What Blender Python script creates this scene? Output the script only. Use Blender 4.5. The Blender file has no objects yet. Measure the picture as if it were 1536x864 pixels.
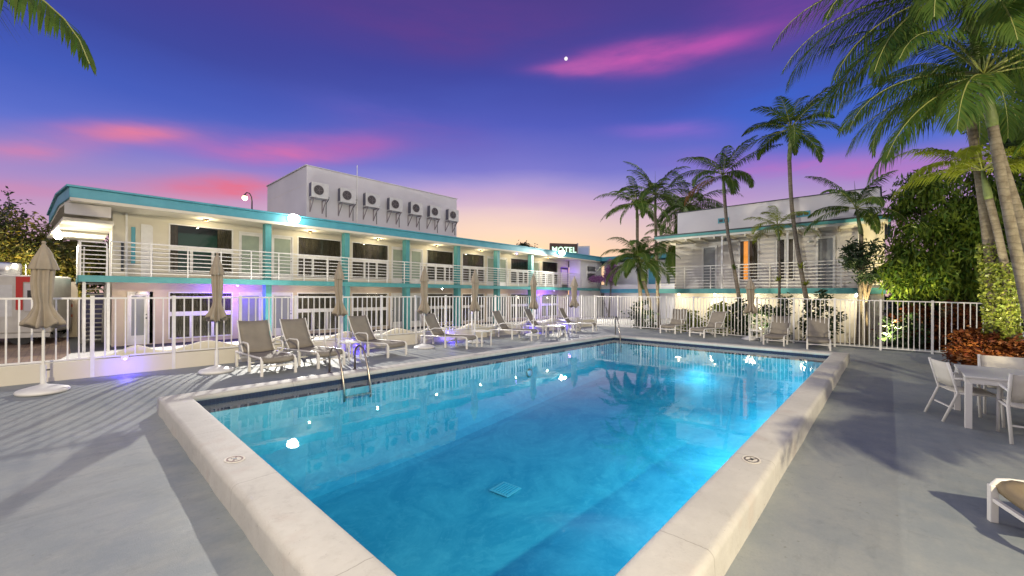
import bpy, math, random
from mathutils import Vector, Matrix
PI = math.pi
rng = random.Random(7)
S = bpy.context.scene
COL = S.collection

def lin(r, g, b):
    f = lambda c: (c/12.92 if c <= .04045 else ((c+.055)/1.055)**2.4)
    return (f(r/255), f(g/255), f(b/255))

# ------------------------------------------------------------------ materials
class NT:
    def __init__(s, nt): s.t = nt; s.n = nt.nodes; s.l = nt.links
    def new(s, typ, **k):
        n = s.n.new(typ)
        for a, v in k.items(): setattr(n, a, v)
        return n
    def put(s, sock, v):
        if isinstance(v, bpy.types.NodeSocket): s.l.new(v, sock)
        else: sock.default_value = v
    def math(s, op, a, b=None, c=None, clamp=False):
        n = s.new('ShaderNodeMath', operation=op); n.use_clamp = clamp
        s.put(n.inputs[0], a)
        if b is not None: s.put(n.inputs[1], b)
        if c is not None: s.put(n.inputs[2], c)
        return n.outputs[0]
    def mix(s, f, a, b, typ='MIX'):
        n = s.new('ShaderNodeMix', data_type='RGBA', blend_type=typ)
        s.put(n.inputs[0], f)
        for i, v in ((6, a), (7, b)):
            if isinstance(v, tuple) and len(v) == 3: v = v+(1,)
            s.put(n.inputs[i], v)
        return n.outputs[2]
    def noise(s, scale, detail=4, vec=None, rough=.55, dist=0):
        n = s.new('ShaderNodeTexNoise'); n.inputs['Scale'].default_value = scale
        n.inputs['Detail'].default_value = detail; n.inputs['Roughness'].default_value = rough
        n.inputs['Distortion'].default_value = dist
        if vec is not None: s.l.new(vec, n.inputs['Vector'])
        return n.outputs['Fac']
    def ramp(s, f, stops, interp='LINEAR'):
        n = s.new('ShaderNodeValToRGB'); cr = n.color_ramp; cr.interpolation = interp
        while len(cr.elements) < len(stops): cr.elements.new(.5)
        for e, (p, c) in zip(cr.elements, stops):
            e.position = p; e.color = (c if len(c) == 4 else tuple(c)+(1,))
        s.l.new(f, n.inputs[0]); return n.outputs[0]

def mat(name, col, rough=.6, col2=None, scale=6, bump=0, bscale=60, metal=0, spec=.5, leaf=False, trans=None, emit=None, estr=0, fine=None, rand=None):
    m = bpy.data.materials.new(name); m.use_nodes = True
    t = NT(m.node_tree); b = m.node_tree.nodes['Principled BSDF']
    b.inputs['Roughness'].default_value = rough; b.inputs['Metallic'].default_value = metal
    b.inputs['Specular IOR Level'].default_value = spec
    geo = t.new('ShaderNodeNewGeometry')
    c = tuple(col)+(1,)
    pos = geo.outputs['Position']
    if col2 is not None:
        f = t.noise(scale, 5, pos); f = t.ramp(f, [(.35, (0, 0, 0)), (.68, (1, 1, 1))])
        c = t.mix(f, tuple(col), tuple(col2))
    if fine:
        f2 = t.noise(fine, 3, pos); c = t.mix(t.math('MULTIPLY', f2, .35), c, tuple(x*.7 for x in col))
    if rand is not None:
        f = geo.outputs['Random Per Island']; c = t.mix(f, c, tuple(rand))
    if isinstance(c, tuple): b.inputs['Base Color'].default_value = c
    else: t.l.new(c, b.inputs['Base Color'])
    if bump:
        n = t.noise(bscale, 4, pos); bp = t.new('ShaderNodeBump')
        bp.inputs['Strength'].default_value = bump; bp.inputs['Distance'].default_value = .02
        t.l.new(n, bp.inputs['Height']); t.l.new(bp.outputs[0], b.inputs['Normal'])
    if emit:
        b.inputs['Emission Color'].default_value = tuple(emit)+(1,); b.inputs['Emission Strength'].default_value = estr
    if leaf:
        tr = t.new('ShaderNodeBsdfTranslucent'); mx = t.new('ShaderNodeMixShader'); mx.inputs[0].default_value = .35
        if isinstance(c, tuple): tr.inputs[0].default_value = c
        else: t.l.new(c, tr.inputs[0])
        t.l.new(b.outputs[0], mx.inputs[1]); t.l.new(tr.outputs[0], mx.inputs[2])
        t.l.new(mx.outputs[0], m.node_tree.nodes['Material Output'].inputs[0])
    return m

M = {}
M['white'] = mat('white_paint', (.72, .72, .70), .5, (.62, .61, .58), 3, .05, 40)
M['fence'] = mat('fence_paint', (.74, .73, .70), .4, (.64, .63, .59), 5)
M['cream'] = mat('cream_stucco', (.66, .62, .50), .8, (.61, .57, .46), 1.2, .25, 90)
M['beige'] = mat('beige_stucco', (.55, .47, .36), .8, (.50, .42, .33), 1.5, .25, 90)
M['stucco'] = mat('white_stucco', (.70, .70, .70), .85, (.60, .60, .60), .7, .3, 80)
M['pent'] = mat('rooftop_stucco', (.62, .61, .64), .85, (.55, .54, .57), .5, .25, 60)
M['gstucco'] = mat('grey_stucco', (.64, .61, .57), .85, (.54, .52, .49), .8, .2, 60)
M['teal'] = mat('teal_paint', (.06, .29, .37), .5, (.08, .34, .42), 2, .08, 40)
M['teal2'] = mat('green_teal_paint', (.06, .26, .27), .5, (.08, .31, .31), 3, .08, 40)
M['dark'] = mat('dark_trim', (.03, .04, .05), .5)
M['black'] = mat('black_plastic', (.02, .02, .02), .5)
M['rooftop'] = mat('roof_gravel', (.35, .35, .36), .9, (.28, .28, .3), 5, .4, 30)
M['floor'] = mat('gallery_floor', (.4, .42, .42), .7, (.34, .36, .36), 2)
M['curtain'] = mat('brown_curtain', (.17, .14, .10), .9, (.12, .10, .075), 8)
M['curtain2'] = mat('grey_curtain', (.16, .15, .13), .9)
M['room'] = mat('dark_room', (.03, .03, .03), .9)
M['tealroom'] = mat('teal_room', (.06, .17, .16), .9)
M['doorpane'] = mat('frosted_door_glass', (.32, .38, .30), .25, (.27, .33, .27), 3)
M['greypane'] = mat('blinds_behind_glass', (.22, .24, .25), .25)
M['canvas'] = mat('taupe_canvas', (.50, .43, .33), .9, (.43, .37, .29), 6, .3, 120, leaf=True)
M['sling'] = mat('grey_brown_sling', (.27, .24, .19), .8, (.22, .195, .155), 4, .5, 300)
M['slingt'] = mat('tan_sling', (.30, .23, .13), .8, (.26, .20, .11), 4, .5, 300)
M['whitesling'] = mat('cream_sling', (.68, .64, .54), .7, (.62, .58, .48), 5, .3, 250)
M['frame'] = mat('white_powder_coat', (.72, .70, .64), .35)
M['steel'] = mat('tarnished_steel', (.42, .38, .32), .28, (.3, .25, .2), 20, metal=1)
M['ac'] = mat('white_unit_casing', (.55, .55, .55), .5, (.48, .48, .48), 5)
M['acside'] = mat('unit_coil_side', (.10, .10, .13), .6)
M['bracket'] = mat('grey_bracket', (.25, .22, .24), .5)
M['bark'] = None
M['bark2'] = mat('tree_bark', (.12, .09, .06), .9, (.07, .055, .04), 9, .8, 25)
M['shaft'] = mat('green_crownshaft', (.12, .16, .05), .65, (.06, .08, .03), 7, .3, 30)
M['rachis'] = mat('palm_rachis', (.22, .24, .07), .5)
M['palm'] = mat('palm_leaf', (.045, .10, .02), .5, spec=.15, leaf=True, rand=(.09, .13, .025))
M['palmy'] = mat('yellow_palm_leaf', (.18, .24, .02), .5, spec=.15, leaf=True, rand=(.25, .28, .035))
M['palmdead'] = mat('dead_palm_leaf', (.30, .15, .05), .8, leaf=True, rand=(.20, .09, .03))
M['leaf'] = mat('mango_leaf', (.04, .10, .015), .45, spec=.2, leaf=True, rand=(.14, .19, .02))
M['leafd'] = mat('dark_leaf', (.015, .035, .012), .5, leaf=True, rand=(.03, .06, .02))
M['leafy'] = mat('olive_leaf', (.06, .09, .015), .5, leaf=True, rand=(.15, .12, .02))
M['croton'] = mat('croton_leaf', (.075, .016, .01), .5, spec=.2, leaf=True, rand=(.15, .055, .014))
M['ivy'] = mat('pothos_leaf', (.14, .20, .03), .4, leaf=True, rand=(.26, .28, .05))
M['bloom'] = mat('bougainvillea_bloom', (.28, .10, .30), .7, leaf=True, rand=(.42, .22, .42))
M['pink'] = mat('pink_bloom', (.5, .2, .25), .7, leaf=True, rand=(.6, .35, .35))
M['asphalt'] = mat('asphalt', (.05, .05, .05), .9, (.04, .04, .04), .5, .4, 40)
M['walk'] = mat('concrete_walk', (.42, .41, .37), .85, (.36, .35, .32), 1.5, .2, 40)
M['soil'] = mat('mulch', (.035, .022, .014), 1, (.06, .035, .02), 15, .8, 30)
M['drain'] = mat('pale_drain', (.34, .66, .70), .5)
M['red'] = mat('red_paint', (.42, .02, .015), .4)
M['orange'] = mat('orange_barrier', (.55, .16, .09), .5)
M['truck'] = mat('truck_white', (.50, .48, .44), .4, (.42, .40, .37), 3)
M['alu'] = mat('brushed_tank', (.55, .55, .56), .3, metal=1)
M['signbrown'] = mat('sign_brown', (.09, .05, .04), .5)
M['purple'] = mat('purple_paint', (.28, .16, .62), .5)
M['bluebox'] = mat('pale_blue_plastic', (.45, .55, .75), .4)
M['signpink'] = mat('pink_sign', (.55, .28, .55), .5)
M['glow'] = mat('lamp_glow', (1, 1, 1), .5, emit=(1, .97, .86), estr=40)
M['glowwarm'] = mat('warm_lamp_glow', (1, .8, .5), .5, emit=(1, .7, .35), estr=14)
M['glowviolet'] = mat('violet_lamp_glow', (.6, .5, 1), .5, emit=(.45, .32, 1), estr=3)
M['neon'] = mat('neon_letters', (.9, 1, .9), .5, emit=(.5, 1, .62), estr=1.2)
M['roomlit'] = mat('lit_room', (.6, .25, .05), .9, emit=(1, .38, .06), estr=.75)
M['lensoff'] = mat('amber_lens', (.35, .22, .08), .3)

def glass_mat():
    m = bpy.data.materials.new('window_glass'); m.use_nodes = True; t = NT(m.node_tree); t.n.clear()
    o = t.new('ShaderNodeOutputMaterial'); g = t.new('ShaderNodeBsdfGlossy'); g.inputs['Roughness'].default_value = .03
    tr = t.new('ShaderNodeBsdfTransparent'); tr.inputs[0].default_value = (.8, .84, .82, 1)
    fr = t.new('ShaderNodeFresnel'); fr.inputs[0].default_value = 1.5
    mx = t.new('ShaderNodeMixShader'); t.l.new(fr.outputs[0], mx.inputs[0]); t.l.new(tr.outputs[0], mx.inputs[1]); t.l.new(g.outputs[0], mx.inputs[2])
    t.l.new(mx.outputs[0], o.inputs[0]); return m
M['glass'] = glass_mat()
def bark_mat():
    m = bpy.data.materials.new('palm_bark'); m.use_nodes = True; t = NT(m.node_tree); b = t.n['Principled BSDF']; b.inputs['Roughness'].default_value = .9
    pos = t.new('ShaderNodeNewGeometry').outputs['Position']; sx = t.new('ShaderNodeSeparateXYZ'); t.l.new(pos, sx.inputs[0])
    z = t.math('ADD', t.math('MULTIPLY', sx.outputs[2], 9.5), t.math('MULTIPLY', t.noise(4, 3, pos), 1.3)); fr = t.math('FRACT', z)
    ring = t.ramp(fr, [(0, (.45, .45, .45)), (.12, (1, 1, 1)), (.8, (.85, .85, .85)), (1, (.45, .45, .45))])
    base = t.mix(t.ramp(t.noise(7, 6, pos, .7), [(.35, (0, 0, 0)), (.65, (1, 1, 1))]), (.10, .08, .06), (.20, .175, .14))
    c = t.mix(ring, (.07, .055, .04), base); t.l.new(c, b.inputs['Base Color'])
    bp = t.new('ShaderNodeBump'); bp.inputs['Strength'].default_value = .5; bp.inputs['Distance'].default_value = .008
    t.l.new(t.math('ADD', ring, t.noise(30, 4, pos)), bp.inputs['Height']); t.l.new(bp.outputs[0], b.inputs['Normal']); return m
M['bark'] = bark_mat()

def deck_mat():
    m = bpy.data.materials.new('painted_deck'); m.use_nodes = True; t = NT(m.node_tree); b = t.n['Principled BSDF']
    pos = t.new('ShaderNodeNewGeometry').outputs['Position']
    a = t.ramp(t.noise(.55, 6, pos, .6), [(.32, (.185, .215, .235)), (.68, (.30, .32, .31))])
    f = t.ramp(t.noise(3.2, 6, pos, .7), [(.42, (0, 0, 0)), (.75, (1, 1, 1))])
    c = t.mix(t.math('MULTIPLY', f, .5), a, (.36, .36, .32))
    mp = t.new('ShaderNodeMapping'); mp.inputs['Rotation'].default_value = (0, 0, .6); mp.inputs['Scale'].default_value = (.5, 3.2, 1); t.l.new(pos, mp.inputs[0])
    f = t.ramp(t.noise(1.1, 6, mp.outputs[0], .7, 1.2), [(.5, (0, 0, 0)), (.72, (1, 1, 1))])
    c = t.mix(t.math('MULTIPLY', f, .4), c, (.15, .17, .175))
    f = t.ramp(t.noise(55, 3, pos), [(.3, (0, 0, 0)), (.7, (1, 1, 1))])
    c = t.mix(t.math('MULTIPLY', f, .14), c, (.14, .155, .16))
    v = t.new('ShaderNodeTexVoronoi', feature='DISTANCE_TO_EDGE'); v.inputs['Scale'].default_value = .33
    dn = t.new('ShaderNodeTexNoise'); dn.inputs['Scale'].default_value = 1.2; dn.inputs['Detail'].default_value = 5; t.l.new(pos, dn.inputs['Vector'])
    va = t.new('ShaderNodeVectorMath', operation='ADD'); t.l.new(pos, va.inputs[0]); t.l.new(dn.outputs['Color'], va.inputs[1]); t.l.new(va.outputs[0], v.inputs['Vector'])
    cr = t.math('MULTIPLY', t.math('LESS_THAN', v.outputs['Distance'], .0022), .4)
    f = t.ramp(t.noise(7, 8, pos, .8, .4), [(.56, (0, 0, 0)), (.64, (1, 1, 1))])
    c = t.mix(t.math('MULTIPLY', f, .28), c, (.13, .145, .15))
    sp = t.ramp(t.noise(17, 2, pos), [(.72, (0, 0, 0)), (.75, (1, 1, 1))])
    c = t.mix(t.math('MULTIPLY', sp, .5), c, (.12, .12, .10))
    t.l.new(c, b.inputs['Base Color']); 
    r = t.ramp(t.noise(1.3, 4, pos), [(.3, (.5,)*3), (.7, (.72,)*3)]); t.l.new(r, b.inputs['Roughness'])
    bp = t.new('ShaderNodeBump'); bp.inputs['Strength'].default_value = .35; bp.inputs['Distance'].default_value = .004
    t.l.new(t.noise(120, 3, pos), bp.inputs['Height']); t.l.new(bp.outputs[0], b.inputs['Normal']); return m
M['deck'] = deck_mat()

def coping_mat():
    m = bpy.data.materials.new('coping_concrete'); m.use_nodes = True; t = NT(m.node_tree); b = t.n['Principled BSDF']
    pos = t.new('ShaderNodeNewGeometry').outputs['Position']
    a = t.ramp(t.noise(1.1, 6, pos, .65), [(.35, (.45, .435, .39)), (.65, (.56, .54, .48))])
    f = t.ramp(t.noise(9, 6, pos, .7), [(.52, (0, 0, 0)), (.72, (1, 1, 1))])
    c = t.mix(t.math('MULTIPLY', f, .3), a, (.36, .33, .27))
    f = t.ramp(t.noise(2.3, 3, pos, .5), [(.60, (0, 0, 0)), (.70, (1, 1, 1))])
    c = t.mix(t.math('MULTIPLY', f, .35), c, (.46, .38, .32))
    sp = t.ramp(t.noise(32, 2, pos), [(.72, (0, 0, 0)), (.76, (1, 1, 1))])
    c = t.mix(t.math('MULTIPLY', sp, .5), c, (.22, .20, .17))
    gm = t.ramp(t.noise(3.5, 8, pos, .8, .6), [(.55, (0, 0, 0)), (.66, (1, 1, 1))])
    c = t.mix(t.math('MULTIPLY', gm, .3), c, (.27, .25, .22))
    sx = t.new('ShaderNodeSeparateXYZ'); t.l.new(pos, sx.inputs[0])
    wob = t.math('MULTIPLY', t.noise(6, 3, pos), .05)
    ln = None
    for ax, per in ((0, 1.87), (1, 1.71)):
        q = t.math('ADD', sx.outputs[ax], wob)
        q = t.math('ABSOLUTE', t.math('SUBTRACT', t.math('FRACT', t.math('DIVIDE', t.math('ADD', q, 40.6), per)), .5))
        q = t.math('LESS_THAN', q, .0022)
        ln = q if ln is None else t.math('MAXIMUM', ln, q)
    c = t.mix(t.math('MULTIPLY', ln, .55), c, (.2, .18, .15))
    t.l.new(c, b.inputs['Base Color']); b.inputs['Roughness'].default_value = .75
    bp = t.new('ShaderNodeBump'); bp.inputs['Strength'].default_value = .5; bp.inputs['Distance'].default_value = .006
    t.l.new(t.noise(45, 5, pos), bp.inputs['Height']); t.l.new(bp.outputs[0], b.inputs['Normal']); return m
M['coping'] = coping_mat()

def basin_mat():
    m = bpy.data.materials.new('pool_plaster'); m.use_nodes = True; t = NT(m.node_tree); b = t.n['Principled BSDF']
    pos = t.new('ShaderNodeNewGeometry').outputs['Position']
    f = t.ramp(t.noise(.7, 7, pos, .7, 1.5), [(.4, (0, 0, 0)), (.66, (1, 1, 1))])
    c = t.mix(f, (.07, .42, .54), (.17, .58, .66))
    f = t.ramp(t.noise(5, 6, pos, .75, 1), [(.5, (0, 0, 0)), (.7, (1, 1, 1))])
    c = t.mix(t.math('MULTIPLY', f, .35), c, (.36, .76, .78))
    sx = t.new('ShaderNodeSeparateXYZ'); t.l.new(pos, sx.inputs[0])
    top = t.math('GREATER_THAN', sx.outputs[2], -.30)
    br = t.new('ShaderNodeTexBrick'); br.inputs['Scale'].default_value = 1; br.offset = 0
    br.inputs['Color1'].default_value = (.002, .008, .035, 1); br.inputs['Color2'].default_value = (.004, .014, .055, 1); br.inputs['Mortar'].default_value = (.02, .04, .07, 1)
    br.inputs['Brick Width'].default_value = .05; br.inputs['Row Height'].default_value = .05; br.inputs['Mortar Size'].default_value = .003
    cb = t.new('ShaderNodeCombineXYZ'); t.l.new(t.math('ADD', sx.outputs[0], sx.outputs[1]), cb.inputs[0]); t.l.new(sx.outputs[2], cb.inputs[1]); t.l.new(cb.outputs[0], br.inputs['Vector'])
    c = t.mix(top, c, br.outputs['Color'])
    t.l.new(c, b.inputs['Base Color']); b.inputs['Roughness'].default_value = .6; return m
M['basin'] = basin_mat()

def water_mat():
    m = bpy.data.materials.new('pool_water'); m.use_nodes = True; t = NT(m.node_tree); t.n.clear()
    o = t.new('ShaderNodeOutputMaterial'); geo = t.new('ShaderNodeNewGeometry'); pos = geo.outputs['Position']
    bp = t.new('ShaderNodeBump'); bp.inputs['Strength'].default_value = .11; bp.inputs['Distance'].default_value = .02
    h = t.math('ADD', t.noise(1.6, 3, pos, .5), t.math('MULTIPLY', t.noise(6, 2, pos, .5), .16))
    t.l.new(h, bp.inputs['Height'])
    g = t.new('ShaderNodeBsdfGlossy'); g.inputs['Roughness'].default_value = .0; t.l.new(bp.outputs[0], g.inputs['Normal'])
    tr = t.new('ShaderNodeBsdfTransparent'); tr.inputs[0].default_value = (.97, .99, 1, 1)
    fr = t.new('ShaderNodeFresnel'); fr.inputs[0].default_value = 1.333; t.l.new(bp.outputs[0], fr.inputs['Normal'])
    sx = t.new('ShaderNodeSeparateXYZ'); t.l.new(geo.outputs['True Normal'], sx.inputs[0])
    up = t.math('GREATER_THAN', t.math('ABSOLUTE', sx.outputs[2]), .5)
    sz = t.new('ShaderNodeSeparateXYZ'); t.l.new(pos, sz.inputs[0]); up = t.math('MULTIPLY', up, t.math('GREATER_THAN', sz.outputs[2], -.5))
    up = t.math('MULTIPLY', up, t.math('SUBTRACT', 1, geo.outputs['Backfacing']))
    mx = t.new('ShaderNodeMixShader'); t.l.new(t.math('MULTIPLY', up, fr.outputs[0]), mx.inputs[0])
    t.l.new(tr.outputs[0], mx.inputs[1]); t.l.new(g.outputs[0], mx.inputs[2]); t.l.new(mx.outputs[0], o.inputs['Surface'])
    va = t.new('ShaderNodeVolumeAbsorption'); va.inputs['Color'].default_value = (.0, .72, .87, 1); va.inputs['Density'].default_value = .27
    t.l.new(va.outputs[0], o.inputs['Volume']); return m
M['water'] = water_mat()

# ------------------------------------------------------------------ mesh builder
class MB:
    def __init__(s): s.v = []; s.f = []
    def add(s, vs, fs):
        o = len(s.v); s.v += [tuple(v) for v in vs]; s.f += [tuple(i+o for i in f) for f in fs]; return s
    def box(s, x0, x1, y0, y1, z0, z1):
        return s.add([(x0, y0, z0), (x1, y0, z0), (x1, y1, z0), (x0, y1, z0), (x0, y0, z1), (x1, y0, z1), (x1, y1, z1), (x0, y1, z1)],
                     [(0, 3, 2, 1), (4, 5, 6, 7), (0, 1, 5, 4), (1, 2, 6, 5), (2, 3, 7, 6), (3, 0, 4, 7)])
    def bar(s, a, b, w, h=None, up=(0, 0, 1)):
        h = h or w; a = Vector(a); b = Vector(b); d = (b-a).normalized(); u = Vector(up)
        if abs(d.dot(u)) > .98: u = Vector((1, 0, 0))
        r = d.cross(u).normalized(); u = r.cross(d); vs = []
        for p in (a, b):
            for i, j in ((-1, -1), (1, -1), (1, 1), (-1, 1)): vs.append(p+r*i*w/2+u*j*h/2)
        return s.add(vs, [(0, 1, 2, 3), (7, 6, 5, 4), (0, 4, 5, 1), (1, 5, 6, 2), (2, 6, 7, 3), (3, 7, 4, 0)])
    def tube(s, pts, rad, n=8, cap=True):
        pts = [Vector(p) for p in pts]; rad = rad if isinstance(rad, (list, tuple)) else [rad]*len(pts); vs = []; fs = []
        pu = None
        for i, p in enumerate(pts):
            d = (pts[min(i+1, len(pts)-1)]-pts[max(i-1, 0)]).normalized()
            if pu is None: pu = Vector((0, 0, 1)) if abs(d.z) < .9 else Vector((1, 0, 0))
            r = d.cross(pu)
            if r.length < 1e-4: r = d.cross(Vector((0, 1, 0)))
            r.normalize(); u = r.cross(d); pu = u
            for k in range(n):
                a = 2*PI*k/n; vs.append(p+(r*math.cos(a)+u*math.sin(a))*rad[i])
        for i in range(len(pts)-1):
            for k in range(n): fs.append((i*n+k, i*n+(k+1) % n, (i+1)*n+(k+1) % n, (i+1)*n+k))
        if cap: fs.append(tuple(range(n-1, -1, -1))); fs.append(tuple((len(pts)-1)*n+k for k in range(n)))
        return s.add(vs, fs)
    def lathe(s, prof, n=20, c=(0, 0, 0), fn=None, hem=None):
        vs = []; fs = []
        for j, (r, z) in enumerate(prof):
            for k in range(n):
                a = 2*PI*k/n; rr = r*(fn(a, j, z) if fn else 1); vs.append((c[0]+rr*math.cos(a), c[1]+rr*math.sin(a), c[2]+z+(hem(a, j) if hem else 0)))
        for j in range(len(prof)-1):
            for k in range(n): fs.append((j*n+k, j*n+(k+1) % n, (j+1)*n+(k+1) % n, (j+1)*n+k))
        fs.append(tuple(range(n-1, -1, -1))); fs.append(tuple((len(prof)-1)*n+k for k in range(n)))
        return s.add(vs, fs)
    def prism(s, poly, z0, z1):
        n = len(poly); vs = [(x, y, z0) for x, y in poly]+[(x, y, z1) for x, y in poly]
        return s.add(vs, [tuple(range(n-1, -1, -1)), tuple(range(n, 2*n))]+[(i, (i+1) % n, n+(i+1) % n, n+i) for i in range(n)])
    def sphere(s, c, r, n=12, sz=1):
        prof = [(max(1e-4, r*math.sin(PI*j/(n//2))), -r*sz*math.cos(PI*j/(n//2))) for j in range(n//2+1)]
        return s.lathe(prof, n, c)
    def build(s, name, m, parent=None, smooth=False, bevel=0):
        me = bpy.data.meshes.new(name); me.from_pydata(s.v, [], s.f); me.validate(); me.update()
        if smooth: me.polygons.foreach_set('use_smooth', [True]*len(me.polygons))
        me.materials.append(m if not isinstance(m, str) else M[m])
        o = bpy.data.objects.new(name, me); COL.objects.link(o)
        if parent: o.parent = parent
        if bevel:
            b = o.modifiers.new('bevel', 'BEVEL'); b.width = bevel; b.segments = 2; b.limit_method = 'ANGLE'
        return o

def thing(name, label, cat, loc=(0, 0, 0), rz=0, group=None):
    o = bpy.data.objects.new(name, None); COL.objects.link(o); o.location = loc; o.rotation_euler = (0, 0, rz)
    o.empty_display_size = .2; o['label'] = label; o['category'] = cat
    if group: o['group'] = group
    return o
def tag(o, label, cat, group=None):
    o['label'] = label; o['category'] = cat
    if group: o['group'] = group
    return o
def struct(o, kind='structure'): o['kind'] = kind; return o
def dup(root, loc, rz=None, label=None):
    def cp(o, par):
        c = o.copy(); COL.objects.link(c)
        if par: c.parent = par
        for ch in o.children: cp(ch, c)
        return c
    r = cp(root, None); r.location = loc
    if rz is not None: r.rotation_euler = (0, 0, rz)
    if label: r['label'] = label
    return r
LIGHTS = []
def lamp(typ, loc, energy, color, size=.1, target=None, angle=None, blend=.4):
    l = bpy.data.lights.new('light', typ); l.energy = energy; l.color = color
    if typ == 'AREA': l.shape = 'RECTANGLE'; l.size = size[0]; l.size_y = size[1]
    elif typ != 'SUN': l.shadow_soft_size = size
    if typ == 'SPOT': l.spot_size = math.radians(angle or 120); l.spot_blend = blend
    o = bpy.data.objects.new('light', l); COL.objects.link(o); o.location = loc
    if target is not None:
        o.rotation_euler = (Vector(target)-Vector(loc)).to_track_quat('-Z', 'Y').to_euler()
    return o

def sm(t): t = max(0, min(1, t)); return t*t*(3-2*t)
def deckz(x, y):
    near = sm((.6-x)/1.0)*sm((2.3-y)/2.2)
    far = sm((-y+.2)/7.0)
    if y > .37: far = 0
    return -.04-.2*max(near, far if x > 0 else near)

# ------------------------------------------------------------------ camera
cam = bpy.data.cameras.new('camera'); co = bpy.data.objects.new('camera', cam); COL.objects.link(co); S.camera = co
F = Vector((.735, .6781, 0)).normalized(); R0 = Vector((F.y, -F.x, 0)); U0 = Vector((0, 0, 1))
X = (R0+U0*.005).normalized(); Y = (U0-R0*.005).normalized(); Z = X.cross(Y)
mw = Matrix((X, Y, Z)).transposed().to_4x4(); mw.translation = Vector((-1.275, -7.859, 1.6)); co.matrix_world = mw
cam.sensor_width = 36; cam.lens = 36*611.3/1536; cam.shift_y = 9/1536; cam.clip_start = .05; cam.clip_end = 4000

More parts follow.
